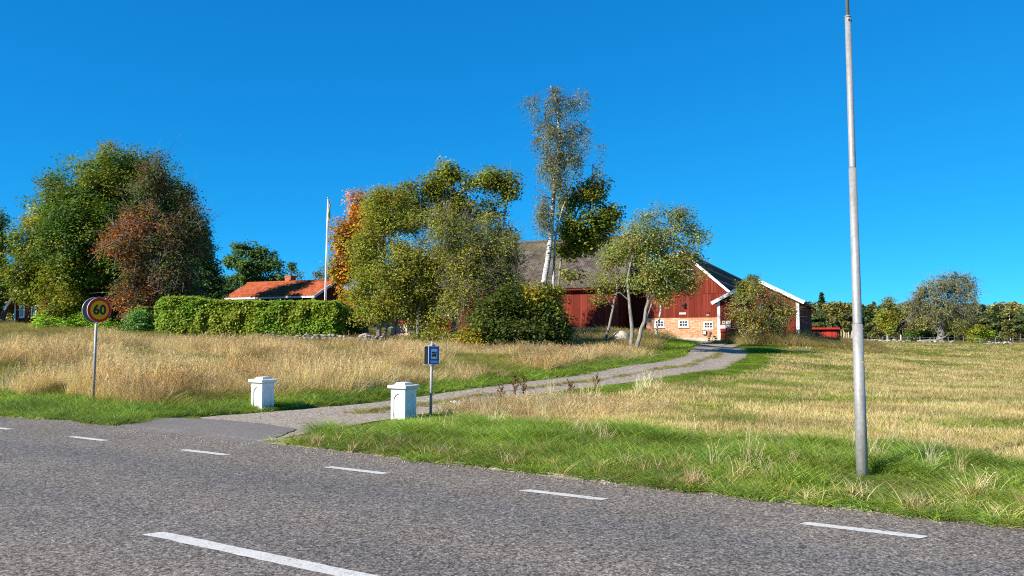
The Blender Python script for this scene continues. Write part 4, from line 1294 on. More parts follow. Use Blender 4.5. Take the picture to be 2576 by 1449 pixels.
def tubes(P, Rr, m=4):
    """P (N,K,3), Rr (N,K) -> verts, quads"""
    Nn, K, _ = P.shape
    T = np.gradient(P, axis=1); T /= np.linalg.norm(T, axis=2)[..., None] + 1e-9
    ref = np.where(np.abs(T[..., 2:3]) > .8, np.array((1., 0, 0)), np.array((0, 0, 1.)))
    s = np.cross(T, ref); s /= np.linalg.norm(s, axis=2)[..., None] + 1e-9
    t = np.cross(T, s)
    an = 2 * np.pi * np.arange(m) / m
    v = P[:, :, None, :] + Rr[:, :, None, None] * (s[:, :, None, :] * np.cos(an)[None, None, :, None] + t[:, :, None, :] * np.sin(an)[None, None, :, None])
    idx = np.arange(Nn * K * m).reshape(Nn, K, m)
    a = idx[:, :-1, :]; b = np.roll(idx, -1, axis=2)[:, :-1, :]; c = np.roll(idx, -1, axis=2)[:, 1:, :]; d = idx[:, 1:, :]
    q = np.stack([a, b, c, d], -1).reshape(-1, 4)
    return v.reshape(-1, 3), q

class Batch:
    def __init__(self): self.v = []; self.q = []; self.n = 0
    def add(self, v, q): self.v.append(v); self.q.append(q + self.n); self.n += len(v)
    def arrays(self): return np.concatenate(self.v), np.concatenate(self.q)

LEAF = leaf_mat('broadleaf', .42)
LEAF_I = leaf_mat('far_foliage', .25, True)
BARK = bark_mat('grey_bark', (.26, .235, .21), (.09, .08, .07))
BARK_D = bark_mat('dark_bark', (.13, .11, .09), (.045, .04, .035))
BIRCH = bark_mat('birch_bark', (.54, .52, .48), (.035, .033, .03), True)
BARK_P = bark_mat('pale_lichen_bark', (.33, .305, .265), (.085, .075, .065))
TWIG = bark_mat('brown_twigs', (.17, .135, .11), (.08, .065, .055))
TWIG_G = bark_mat('grey_twigs', (.27, .245, .21), (.12, .105, .09))

LEAF_GAIN = np.array((1.75, 1.98, 1.5))
def pal(*cs): return [np.array(c, float) for c in cs]
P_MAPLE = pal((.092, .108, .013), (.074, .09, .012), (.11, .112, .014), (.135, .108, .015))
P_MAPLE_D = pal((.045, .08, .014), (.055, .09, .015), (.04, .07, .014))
P_OLIVE = pal((.165, .145, .024), (.145, .135, .022), (.185, .15, .026), (.13, .14, .022))
P_ORANGE = pal((.33, .14, .02), (.28, .14, .02), (.36, .12, .018), (.20, .14, .02))
P_GOLD = pal((.22, .17, .018), (.17, .16, .018), (.24, .15, .02))
P_RED = pal((.17, .055, .03), (.20, .06, .035), (.12, .055, .022), (.09, .07, .022))
P_DARKTW = pal((.06, .055, .022), (.05, .06, .02), (.10, .045, .025))
P_BIRCH = pal((.12, .11, .055), (.105, .10, .05), (.135, .115, .06))
P_HEDGE = pal((.13, .20, .018), (.105, .18, .018), (.15, .21, .02), (.16, .19, .018))
P_THICK_SHADE = pal((.034, .05, .012), (.04, .056, .012), (.05, .056, .013))  # thicket greens darkened: shade of the neighbouring trees put into the leaf colour
P_FIR = pal((.028, .055, .018), (.035, .06, .02))
P_PINE = pal((.05, .085, .030), (.06, .09, .032))
P_NETTLE = pal((.16, .22, .025), (.13, .20, .022))
P_ROWAN = pal((.145, .155, .04), (.16, .15, .04), (.19, .14, .04), (.13, .15, .045))
P_BROWN = pal((.17, .125, .035), (.14, .12, .03), (.20, .145, .035), (.12, .12, .028))

def make_tree(name, label, cat, Y, base_px, lobes, leaf=.13, per=48, sig=.34, dens=1.15, bark=BARK, trunks=None, shell=.42, gap=.30,
              tw=2, twig_len=.7, twig_r=.008, flat=.75, droop=0.0, up=.45, limb_r=.05, group=None, depth=.85, trunk_r=.16, bz=None, limb_mat=None):
    """lobes: (px, py, rx, ry, dY, palette[, density factor]) in picture units at distance Y+dY -> real ellipsoids in metres"""
    bp_ = W(base_px[0], base_px[1], Y)
    bx_, by_ = bp_[0], bp_[1]
    bz_ = h1(bx_, by_) if bz is None else bz
    root = thing(name, label, cat, (bx_, by_, bz_), 0, group)
    B = np.array((bx_, by_, bz_))
    # trunks: list of polylines in px with radius (m)
    if trunks is None:
        top = lobes[0]; trunks = [([(base_px[0], base_px[1]), (top[0], top[1])], trunk_r, .35)]
    tb = Batch(); nodes = []
    for pl, r0, r1f in trunks:
        pts = np.array([W(p[0], p[1], Y + (p[2] if len(p) > 2 else 0)) for p in pl])
        pts[0] = (pts[0][0], pts[0][1], h1(pts[0][0], pts[0][1]) - .15) if (bz is None and len(pl[0]) < 4) else pts[0]
        s = np.concatenate([[0], np.cumsum(np.linalg.norm(np.diff(pts, axis=0), axis=1))])
        K = 14; tt = np.linspace(0, s[-1], K)
        Pp = np.stack([np.interp(tt, s, pts[:, i]) for i in range(3)], 1)
        for _ in range(2): Pp[1:-1] = Pp[1:-1] * .5 + (Pp[:-2] + Pp[2:]) * .25
        Pp[1:-1] += rng.normal(0, r0 * .25, (K - 2, 3))
        rad = r0 * (1 - (1 - r1f) * np.linspace(0, 1, K)); rad[0] *= 1.35
        v, q = tubes(Pp[None] - B, rad[None], 9)
        tb.add(v, q)
        nodes += [(Pp[i], rad[i]) for i in range(3, K)]
    nodesP = np.array([p for p, r in nodes]) if nodes else np.zeros((0, 3))
    nodesR = np.array([r for p, r in nodes]) if nodes else np.zeros(0)
    lb_ = Batch(); allC = []; allCol = []; allL = []; allS = []
    skel = [nodesP] if len(nodesP) else []
    for lo in lobes:
        px, py, rx, ry, dY, palette = lo[:6]; df = lo[6] if len(lo) > 6 else 1.0
        c = W(px, py, Y + dY); k_ = (Y + dY) / FPX
        ax = np.array((rx * k_, (rx + ry) / 2 * k_ * depth, ry * k_))
        # limb to the lobe
        if len(nodesP):
            d = np.linalg.norm(nodesP - (c - np.array((0, 0, ax[2] * .6))), axis=1) ; i = int(np.argmin(d)); st_ = nodesP[i]
            K = 8; u_ = np.linspace(0, 1, K)[:, None]
            mid = (st_ + c) / 2 + np.array((0, 0, .12 * np.linalg.norm(c - st_)))
            Pp = (1 - u_) ** 2 * st_ + 2 * u_ * (1 - u_) * mid + u_ ** 2 * (c + np.array((0, 0, ax[2] * .35)))
            rr = min(nodesR[i] * .7, limb_r * (1.4 if ax.max() > 2 else 1)) * np.linspace(1, .3, K)
            v, q = tubes(Pp[None] - B, rr[None], 6); lb_.add(v, q)
            lobe_nodes = Pp[2:]
        else:
            base = np.array((c[0], c[1], bz_)); u_ = np.linspace(0, 1, 6)[:, None]
            lobe_nodes = base * (1 - u_) + c * u_
        area = 4 * np.pi * ((ax[0] * ax[1]) ** 1.6 / 3 + (ax[0] * ax[2]) ** 1.6 / 3 + (ax[1] * ax[2]) ** 1.6 / 3) ** (1 / 1.6)
        nc = max(6, int(area * dens * df * 2.3))
        d = rand_unit(nc) * (rng.random(nc) ** shell)[:, None]
        # uneven outline
        fr_ = 2.2 * ax.mean() ** .8
        bump_ = .66 + .40 * vnoise(d[:, 0] * fr_ + px, d[:, 2] * fr_ + d[:, 1] * fr_ * .6, 41, 1.0) + .34 * vnoise(d[:, 0] * fr_ * 2.6 + px, d[:, 2] * fr_ * 2.6 + d[:, 1] * fr_ * 1.7, 42, 1.0)
        bump_ = bump_ * np.where(rng.random(nc) < .045, rng.uniform(1.05, 1.25, nc), 1.0)
        C = c + d * ax * bump_[:, None]
        keep = (.65 * vnoise(C[:, 0] + C[:, 1] * .7, C[:, 2] + C[:, 1] * .3, 43, 1.15) + .35 * vnoise(C[:, 0] - C[:, 1] * .6, C[:, 2] - C[:, 1] * .4, 44, .5)) > gap * 1.0 + .12
        C = C[keep]
        C = C[C[:, 2] > bz_ + .05]
        if len(C) == 0: continue
        pc = np.array([palette[i] for i in rng.integers(0, len(palette), len(C))])
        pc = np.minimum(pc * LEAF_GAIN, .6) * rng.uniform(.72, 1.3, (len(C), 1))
        # branches to clusters
        j = np.argmin(((C[:, None, :] - lobe_nodes[None]) ** 2).sum(-1), axis=1)
        st_ = lobe_nodes[j]
        u_ = np.linspace(0, 1, 5)[None, :, None]
        mid = (st_ + C) / 2 + rng.normal(0, .12, C.shape) + np.array((0, 0, .1))
        Pp = (1 - u_) ** 2 * st_[:, None] + 2 * u_ * (1 - u_) * mid[:, None] + u_ ** 2 * C[:, None]
        rr = np.linspace(1, .3, 5)[None] * (twig_r * 2.2 + rng.random((len(C), 1)) * twig_r * 1.3)
        v, q = tubes(Pp - B, rr, 3); lb_.add(v, q)
        if tw:
            nt2 = len(C) * tw
            s2 = np.repeat(C, tw, 0); dirv = rand_unit(nt2) * .9 + np.repeat(C - c, tw, 0) / (np.linalg.norm(C - c, axis=1).repeat(tw)[:, None] + .1) * .7
            dirv[:, 2] += .1 - droop
            e2 = s2 + dirv * twig_len * rng.uniform(.5, 1.2, (nt2, 1))
            m2 = (s2 + e2) / 2 + rng.normal(0, .07 * twig_len, s2.shape)
            if droop: e2[:, 2] -= droop * .3
            Pp = np.stack([s2, m2, e2], 1)
            v, q = tubes(Pp - B, np.tile(np.array((1.2, .8, .4)) * twig_r, (nt2, 1)), 3); lb_.add(v, q)
        npl = rng.poisson(1.75 * per * rng.uniform(.5, 1.4, len(C)))
        ci = np.repeat(np.arange(len(C)), npl)
        off = np.clip(rng.normal(0, sig, (len(ci), 3)), -1.7 * sig, 1.7 * sig); off[:, 2] *= flat
        if droop: off[:, 2] = -np.abs(rng.normal(0, sig * (1 + 2.2 * droop), len(ci))) + sig * .4; off[:, :2] *= .6
        L = C[ci] + off
        outw = (L - c) / (np.linalg.norm(L - c, axis=1)[:, None] + .1)
        allC.append(L); allL.append(outw)
        cc = pc[ci] * rng.uniform(.75, 1.3, (len(ci), 1)); cc[:, 0] *= rng.uniform(.88, 1.15, len(ci))
        allCol.append(cc)
    if tb.n:
        v, q = tb.arrays(); obj('trunk', mesh_arrays('trunk', v, q, None, True), bark, root)
    if lb_.n:
        v, q = lb_.arrays(); obj('branches', mesh_arrays('branches', v, q, None, True), limb_mat or bark, root)
    L = np.concatenate(allC); colr = np.concatenate(allCol); ow = np.concatenate(allL)
    ok = L[:, 2] > bz_ + .02
    L, colr, ow = L[ok], colr[ok], ow[ok]
    v, q = leaf_quads(L, leaf * .76, up, outward=ow)
    obj('crown', mesh_arrays('crown', v - B, q, None, False, np.repeat(colr, 4, 0)), LEAF, root)
    return root
# ------------------------------------------------------------------ trees near the farm
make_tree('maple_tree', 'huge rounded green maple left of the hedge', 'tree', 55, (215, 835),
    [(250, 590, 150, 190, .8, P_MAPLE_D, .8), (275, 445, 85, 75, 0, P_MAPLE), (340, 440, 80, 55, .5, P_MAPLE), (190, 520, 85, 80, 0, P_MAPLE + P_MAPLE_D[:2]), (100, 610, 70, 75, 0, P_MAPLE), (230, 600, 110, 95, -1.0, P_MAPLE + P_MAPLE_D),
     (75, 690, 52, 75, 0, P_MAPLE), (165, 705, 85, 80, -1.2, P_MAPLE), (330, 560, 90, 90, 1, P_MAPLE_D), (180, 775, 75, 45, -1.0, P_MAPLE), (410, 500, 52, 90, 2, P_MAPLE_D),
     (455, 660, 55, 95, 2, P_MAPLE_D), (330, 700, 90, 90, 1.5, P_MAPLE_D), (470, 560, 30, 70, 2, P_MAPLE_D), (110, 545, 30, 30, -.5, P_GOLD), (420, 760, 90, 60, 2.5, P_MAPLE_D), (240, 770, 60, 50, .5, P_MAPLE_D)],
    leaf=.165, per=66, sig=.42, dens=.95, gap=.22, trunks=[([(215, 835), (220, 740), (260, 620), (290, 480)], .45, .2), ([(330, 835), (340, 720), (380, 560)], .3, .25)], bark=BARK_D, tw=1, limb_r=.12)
make_tree('shadow_tree', 'mostly hidden dark tree added behind the huge maple to shadow the cottage roof', 'tree', 69, (440, 800),  # added tree, placed so that its shadow falls on the cottage roof
    [(447, 500, 30, 42, 0, P_MAPLE_D), (430, 560, 42, 50, 0, P_MAPLE_D), (465, 600, 36, 50, 0, P_MAPLE_D), (400, 530, 36, 50, 0, P_MAPLE_D), (470, 680, 40, 60, .5, P_MAPLE_D)],
    leaf=.22, per=30, sig=.42, dens=.9, gap=.15, bark=BARK_D, tw=1, trunk_r=.25)
make_tree('cherry_tree', 'dark reddish half bare tree with grey twigs in front of the maple', 'tree', 50, (395, 838),
    [(370, 470, 55, 60, 0, P_DARKTW, .6), (395, 565, 85, 70, 0, P_RED, .8), (320, 620, 70, 60, -.5, P_RED, .6), (445, 640, 75, 90, 0, P_DARKTW, .7), (345, 740, 65, 60, -.5, P_RED, .9),
     (480, 590, 40, 75, 0, P_DARKTW, .35), (420, 740, 70, 60, .3, P_DARKTW, .6), (430, 500, 50, 50, .5, P_DARKTW, .4), (310, 690, 50, 50, -.3, P_DARKTW, .6), (400, 430, 45, 35, 0, P_DARKTW, .35)],
    limb_mat=TWIG_G, leaf=.15, per=44, sig=.36, dens=1.0, gap=0.26, trunks=[([(395, 838), (392, 740), (385, 600), (375, 480)], .24, .25), ([(400, 838), (425, 700), (450, 580)], .18, .3)], bark=BARK_D, tw=4, twig_len=1.1, twig_r=.012, limb_r=.07)
make_tree('broadleaf_tree', 'dull green tree cut by the left picture edge', 'tree', 73, (12, 830),
    [(5, 585, 50, 60, 0, P_MAPLE_D), (-230, 640, 130, 140, -12, P_MAPLE_D, .4), (-40, 600, 60, 80, 0, P_OLIVE), (10, 650, 45, 50, -.5, P_OLIVE), (-20, 720, 70, 70, 0, P_MAPLE_D), (20, 770, 30, 40, 1.0, P_MAPLE_D)],  # far left lobe: unseen crown part added to shade the farmhouse
    leaf=.19, per=46, sig=.4, dens=1.0, trunk_r=.3, bark=BARK_D, tw=1)
make_tree('fir_tree', 'dark fir between the big maple and the pine', 'tree', 68, (520, 800),
    [(510, 596, 12, 26, 0, P_FIR), (513, 640, 24, 30, 0, P_FIR), (522, 690, 30, 28, 0, P_FIR), (530, 725, 34, 28, 0, P_FIR), (500, 720, 34, 40, .4, P_FIR), (540, 755, 30, 26, 0, P_FIR)],
    leaf=.22, per=40, sig=.34, dens=1.5, flat=.5, gap=.18, bark=BARK_D, tw=1, trunk_r=.2)
make_tree('pine_tree', 'open crowned pine left of the cottage roof', 'tree', 92, (640, 800),
    [(615, 628, 30, 20, 0, P_PINE), (655, 640, 28, 20, .5, P_PINE), (590, 660, 24, 18, 0, P_PINE), (680, 672, 28, 18, 0, P_PINE), (635, 672, 40, 20, -.5, P_PINE), (690, 700, 24, 16, 0, P_PINE), (600, 700, 40, 24, .5, P_PINE), (650, 712, 50, 18, .6, P_PINE), (575, 735, 24, 24, 0, P_PINE)],
    leaf=.30, per=38, sig=.42, dens=.9, gap=0.26, flat=.55, bark=BARK_D, tw=1, trunk_r=.28, trunks=[([(640, 800), (636, 720), (628, 620)], .28, .3)], limb_r=.09, twig_r=.014)
make_tree('spruce_tree', 'small pointed spruce behind the chimney', 'tree', 102, (733, 800),
    [(733, 676, 6, 12, 0, P_PINE), (733, 695, 11, 14, 0, P_PINE), (732, 715, 16, 16, 0, P_PINE)], leaf=.26, per=34, sig=.3, dens=1.4, bark=BARK_D, tw=1, trunk_r=.12)
make_tree('birch_tree', 'thin pale birch top right of the chimney', 'tree', 104, (752, 800),
    [(748, 690, 14, 16, 0, P_BIRCH, .6), (756, 712, 17, 16, 0, P_BIRCH, .7)], limb_mat=TWIG, leaf=.22, per=26, sig=.4, dens=1.0, bark=BIRCH, tw=2, trunk_r=.1, droop=.3)
make_tree('birch_tree', 'small pale birch peeping up beside the orange maple', 'tree', 98, (808, 800),
    [(806, 686, 18, 18, 0, P_BIRCH, .7), (818, 708, 22, 18, 0, P_BIRCH, .8), (836, 680, 16, 16, 0, P_BIRCH, .7)], limb_mat=TWIG, leaf=.22, per=28, sig=.42, dens=1.0, bark=BIRCH, tw=2, trunk_r=.1, droop=.3)

make_tree('maple_tree', 'orange autumn maple at the left of the middle trees', 'tree', 53, (918, 852),
    [(903, 520, 30, 30, 0, P_ORANGE), (935, 560, 38, 60, 0, P_ORANGE), (880, 585, 40, 40, -.4, P_ORANGE), (868, 640, 34, 38, 0, P_ORANGE), (862, 690, 30, 28, 0, P_ORANGE + P_GOLD), (895, 660, 45, 50, .3, P_ORANGE), (890, 740, 36, 36, -.3, P_ORANGE), (875, 790, 26, 18, -1, P_ORANGE)],
    leaf=.19, per=46, sig=.36, dens=1.15, gap=0.18, trunk_r=.22, bark=BARK_D, tw=1)
make_tree('plum_tree', 'broad olive green tree with twin trunks behind the stone wall end', 'tree', 45, (968, 864),
    [(965, 545, 55, 60, 0, P_OLIVE), (930, 620, 48, 65, 0, P_OLIVE), (1000, 590, 66, 70, 0, P_OLIVE), (1055, 640, 72, 76, -.4, P_OLIVE), (925, 705, 50, 58, 0, P_OLIVE + P_HEDGE[:1]), (1000, 705, 78, 70, -.8, P_OLIVE), (1085, 735, 70, 60, 0, P_OLIVE), (950, 775, 62, 40, -.4, P_OLIVE + P_HEDGE[:1]), (1055, 790, 66, 38, 0, P_OLIVE), (980, 500, 50, 30, .3, P_OLIVE + P_ORANGE[3:]), (1120, 690, 50, 60, .2, P_OLIVE, .7)],
    leaf=.115, per=64, sig=.33, dens=1.4, gap=.2, bark=BARK, tw=3, twig_len=.6, twig_r=.007,
    trunks=[([(950, 866), (952, 820), (965, 740), (965, 600)], .16, .3), ([(985, 866), (992, 800), (1020, 700), (1050, 620)], .17, .3), ([(965, 866), (970, 790), (940, 700)], .13, .3)])
make_tree('plum_tree', 'olive green tree with a leaning dark trunk behind the blue sign', 'tree', 44, (1060, 872),
    [(1100, 800, 45, 35, 0, P_OLIVE, .7), (1050, 770, 50, 45, .4, P_OLIVE, .8), (1090, 720, 50, 45, .5, P_OLIVE, .7), (1150, 780, 45, 40, .3, P_OLIVE, .5)],
    leaf=.115, per=50, sig=.33, dens=1.2, gap=0.2, bark=BARK, tw=4, twig_len=.7, twig_r=.008, trunks=[([(1062, 874), (1048, 830), (1055, 770), (1080, 720)], .14, .3)])
make_tree('maple_tree', 'tall maple with yellow green crown rising behind the middle trees', 'tree', 58, (1140, 860),
    [(1015, 490, 34, 30, 0, P_MAPLE), (1085, 475, 46, 36, 0, P_MAPLE + P_GOLD[1:2]), (1135, 440, 28, 34, 0, P_MAPLE + P_GOLD[1:2]), (1175, 485, 52, 42, .5, P_MAPLE + P_GOLD), (1235, 448, 42, 28, 0, P_MAPLE + P_GOLD[1:2]), (1280, 470, 24, 34, 0, P_MAPLE), (1140, 540, 70, 42, .5, P_MAPLE), (1230, 545, 56, 42, 0, P_MAPLE, .7), (1262, 600, 36, 38, 0, P_MAPLE + P_GOLD), (1050, 540, 50, 40, 1, P_MAPLE)],
    leaf=.21, per=40, sig=.38, dens=1.0, gap=0.2, bark=BARK, limb_mat=TWIG_G, tw=2, twig_len=.9, twig_r=.012,
    trunks=[([(1140, 860), (1145, 700), (1150, 560), (1140, 450)], .26, .2), ([(1262, 860), (1262, 700), (1268, 560), (1276, 470)], .12, .3)])
make_tree('apple_tree', 'half bare tree with pale grey twigs right of the olive tree', 'tree', 43.2, (1208, 872),
    [(1150, 600, 70, 60, 0, P_OLIVE, 1.0), (1215, 615, 75, 60, 0, P_OLIVE, 1.1), (1180, 680, 70, 60, -.3, P_OLIVE, 1.2), (1275, 640, 44, 44, .3, P_OLIVE, 1.1), (1262, 690, 56, 60, .3, P_OLIVE + P_MAPLE, 1.0), (1165, 755, 60, 50, 0, P_OLIVE, .6), (1280, 750, 50, 50, .3, P_MAPLE + P_GOLD, 1.0), (1110, 560, 60, 40, .2, P_OLIVE, .5), (1230, 790, 60, 40, .2, P_DARKTW, .9)],
    limb_mat=TWIG_G, leaf=.12, per=36, sig=.34, dens=1.15, gap=0.12, bark=BARK_P, tw=7, twig_len=1.0, twig_r=.0085,
    trunks=[([(1208, 874), (1204, 790), (1195, 690), (1180, 600)], .16, .3), ([(1212, 874), (1222, 740), (1228, 640)], .13, .3)], limb_r=.06)
make_tree('shrub', 'yellow green shrub at the grass edge right of the blue sign', 'shrub', 40.2, (1180, 888),
    [(1165, 850, 40, 28, 0, P_GOLD), (1195, 868, 26, 22, -.3, P_GOLD), (1140, 830, 30, 30, .3, P_GOLD + P_OLIVE), (1130, 862, 24, 20, .2, P_GOLD)], leaf=.11, per=55, sig=.25, dens=1.8, trunk_r=.03, tw=2, twig_len=.4)
make_tree('shrub', 'low olive undergrowth beneath the middle trees left of the dark thicket', 'shrub', 43.6, (1085, 876),
    [(1035, 848, 30, 20, .5, P_OLIVE + P_GOLD[:1]), (1085, 845, 34, 24, 0, P_OLIVE), (1125, 850, 26, 22, -.3, P_OLIVE + P_GOLD[:1]), (1010, 856, 20, 12, .6, P_OLIVE)], leaf=.11, per=34, sig=.26, dens=1.3, gap=.22, trunk_r=.03, tw=2, twig_len=.4)
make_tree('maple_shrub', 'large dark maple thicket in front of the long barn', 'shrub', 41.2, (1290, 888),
    [(1255, 810, 62, 66, 0, P_THICK_SHADE), (1330, 790, 66, 56, .2, P_THICK_SHADE), (1385, 785, 42, 46, -.3, P_THICK_SHADE + P_GOLD[1:2]), (1300, 852, 90, 36, -.3, P_THICK_SHADE), (1215, 838, 36, 48, -.6, P_MAPLE[:1] + P_THICK_SHADE), (1395, 835, 38, 42, 0, P_THICK_SHADE), (1350, 745, 44, 22, 0, P_ORANGE[3:] + P_GOLD), (1395, 745, 26, 24, .2, P_ORANGE[3:] + P_MAPLE), (1290, 750, 40, 30, .4, P_THICK_SHADE)],
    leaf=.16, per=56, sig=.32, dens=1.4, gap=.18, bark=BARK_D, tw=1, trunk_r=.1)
BR = make_tree('birch_tree', 'tall slender birch with white trunk rising far above the barn roof', 'tree', 50, (1362, 850),
    [(1400, 265, 42, 34, 0, P_BIRCH, .8), (1458, 248, 26, 30, .3, P_BIRCH, .6), (1345, 258, 30, 26, 0, P_BIRCH, .7), (1390, 330, 56, 44, 0, P_BIRCH), (1445, 330, 40, 40, .3, P_BIRCH, .7), (1375, 400, 48, 44, 0, P_BIRCH), (1440, 405, 54, 40, .3, P_BIRCH, .9), (1505, 375, 22, 18, .4, P_BIRCH, .7), (1490, 425, 34, 28, .2, P_BIRCH), (1345, 405, 26, 26, -.2, P_BIRCH, .7), (1365, 535, 24, 40, -.2, P_BIRCH), (1360, 500, 22, 22, 0, P_BIRCH), (1410, 455, 40, 26, 0, P_BIRCH, .8), (1400, 225, 14, 14, 0, P_BIRCH, .4), (1470, 222, 12, 12, .2, P_BIRCH, .4)],
    limb_mat=TWIG, leaf=.10, per=44, sig=.32, dens=1.35, gap=0.25, bark=BIRCH, tw=3, twig_len=.8, twig_r=.0065, droop=.55, up=.1, limb_r=.05,
    trunks=[([(1358, 852), (1366, 740), (1378, 640), (1389, 560), (1394, 470), (1402, 390), (1412, 320), (1398, 240), (1385, 215)], .25, .12), ([(1386, 600), (1398, 560, .2, 0), (1425, 500, .3), (1455, 420, .3), (1470, 340, .3)], .11, .25)])
make_tree('maple_tree', 'bright green maple beside the birch trunk above the barn roof', 'tree', 51.5, (1404, 845),
    [(1450, 512, 44, 40, 0, P_MAPLE), (1492, 480, 32, 32, 0, P_MAPLE), (1500, 560, 56, 34, 0, P_MAPLE), (1440, 575, 36, 36, -.3, P_MAPLE), (1548, 532, 30, 15, 0, P_MAPLE), (1480, 608, 54, 22, .3, P_MAPLE), (1425, 632, 36, 16, 0, P_MAPLE), (1452, 680, 30, 26, -.2, P_GOLD + P_OLIVE, .6)],
    leaf=.19, per=46, sig=.34, dens=1.2, gap=.3, bark=BARK_P, tw=1, trunks=[([(1400, 850), (1403, 740), (1412, 640), (1440, 560), (1470, 500)], .10, .4)])
RW = make_tree('rowan_tree', 'olive tree with twin pale trunks in a V beside the driveway', 'tree', 42, (1592, 890),
    [(1590, 640, 46, 46, 0, P_ROWAN, .8), (1625, 600, 56, 46, 0, P_ROWAN, .8), (1690, 580, 56, 40, .2, P_ROWAN, .8), (1742, 592, 32, 32, .2, P_ROWAN, .7), (1660, 650, 66, 46, -.2, P_ROWAN, .9), (1722, 650, 44, 36, .2, P_ROWAN, .8), (1640, 705, 50, 34, 0, P_ROWAN, .9), (1700, 545, 44, 20, 0, P_ROWAN, .6), (1650, 540, 40, 24, .2, P_ROWAN, .6), (1690, 700, 46, 34, .3, P_ROWAN + P_BROWN, .7)],
    limb_mat=TWIG_G, leaf=.115, per=42, sig=.32, dens=1.8, gap=.25, bark=BARK_P, tw=4, twig_len=.7, twig_r=.0075,
    trunks=[([(1586, 893), (1590, 820), (1582, 740), (1575, 700), (1595, 630)], .125, .35), ([(1594, 893), (1618, 820), (1632, 750), (1640, 690), (1690, 610)], .125, .35), ([(1625, 800, 0, 0), (1650, 740), (1700, 660)], .05, .5), ([(1585, 760, 0, 0), (1560, 735), (1540, 742)], .03, .5)])
make_tree('rowan_tree', 'slim tree with a single pale leaning trunk left of the twin trunks', 'tree', 44, (1524, 868),
    [(1545, 660, 34, 34, 0, P_ROWAN, .8), (1530, 700, 34, 28, 0, P_ROWAN, .8), (1565, 630, 34, 34, .2, P_ROWAN, .8), (1510, 735, 26, 26, 0, P_ROWAN + P_MAPLE, .8), (1555, 700, 30, 26, .3, P_ROWAN + P_MAPLE, .8)],
    limb_mat=TWIG_G, leaf=.115, per=42, sig=.30, dens=1.8, gap=.22, bark=BARK_P, tw=3, twig_len=.6, twig_r=.0075, trunks=[([(1521, 870), (1532, 820), (1547, 760), (1553, 715), (1548, 650)], .085, .45), ([(1543, 775, 0, 0), (1520, 740), (1500, 730)], .03, .5)])
make_tree('rowan_tree', 'thin spotted trunk with reddish leaves in front of the brick windows', 'tree', 49, (1652, 856),
    [(1690, 690, 44, 36, 0, P_ROWAN + P_BROWN, .8), (1720, 715, 40, 26, 0, P_BROWN + P_RED[2:], .8), (1670, 740, 36, 24, 0, P_BROWN, .8), (1740, 690, 28, 26, .3, P_BROWN, .7), (1700, 755, 24, 14, -.2, P_BROWN + P_RED[2:], .7)],
    limb_mat=TWIG_G, leaf=.125, per=50, sig=.3, dens=1.9, gap=.24, bark=BIRCH, tw=3, twig_len=.6, twig_r=.0075, trunks=[([(1648, 858), (1656, 810), (1666, 750), (1685, 690)], .09, .4)])
make_tree('hawthorn_bush', 'big brownish bush in front of the annex gable', 'shrub', 55.5, (1905, 855),
    [(1868, 775, 34, 40, -.2, P_GOLD + P_BROWN), (1916, 765, 44, 44, 0, P_BROWN), (1902, 726, 24, 20, 0, P_BROWN), (1962, 785, 34, 44, 0, P_BROWN), (1895, 815, 44, 32, -.4, P_BROWN), (1935, 815, 50, 34, .2, P_BROWN + P_MAPLE_D), (1950, 775, 28, 24, .2, P_BROWN)],
    leaf=.11, per=30, sig=.32, dens=1.5, gap=.32, bark=BARK, tw=4, twig_len=.7, twig_r=.009, trunks=[([(1900, 858), (1892, 800), (1870, 760)], .06, .4), ([(1905, 858), (1910, 790), (1920, 730)], .07, .4), ([(1910, 858), (1930, 800), (1960, 770)], .06, .4)])
make_tree('maple_sapling', 'green leafy top showing behind the brown bush at the annex roof', 'tree', 57.6, (1884, 855),
    [(1880, 722, 22, 22, 0, P_MAPLE), (1892, 705, 14, 12, 0, P_MAPLE), (1875, 745, 22, 18, 0, P_MAPLE)], leaf=.16, per=40, sig=.26, dens=1.8, trunk_r=.06, tw=1)
make_tree('shrub', 'bright green raspberry shrub at the foot of the red farmhouse', 'shrub', 53.5, (165, 828),
    [(130, 802, 26, 24, 0, P_NETTLE), (165, 805, 46, 26, -.3, P_NETTLE), (215, 812, 40, 20, -.2, P_NETTLE), (140, 815, 60, 16, -.6, P_NETTLE), (260, 822, 40, 12, -.4, P_NETTLE)], leaf=.14, per=56, sig=.26, dens=1.8, trunk_r=.02, tw=1, twig_len=.3)
make_tree('shrub', 'blue green elder shrub at the left end of the hedge', 'shrub', 48, (350, 838),
    [(345, 812, 32, 24, 0, pal((.09, .15, .045), (.08, .14, .05))), (375, 800, 30, 30, .2, pal((.09, .16, .04))), (325, 826, 22, 14, -.2, pal((.09, .15, .045)))], leaf=.13, per=56, sig=.26, dens=1.8, trunk_r=.03, tw=1, twig_len=.3)

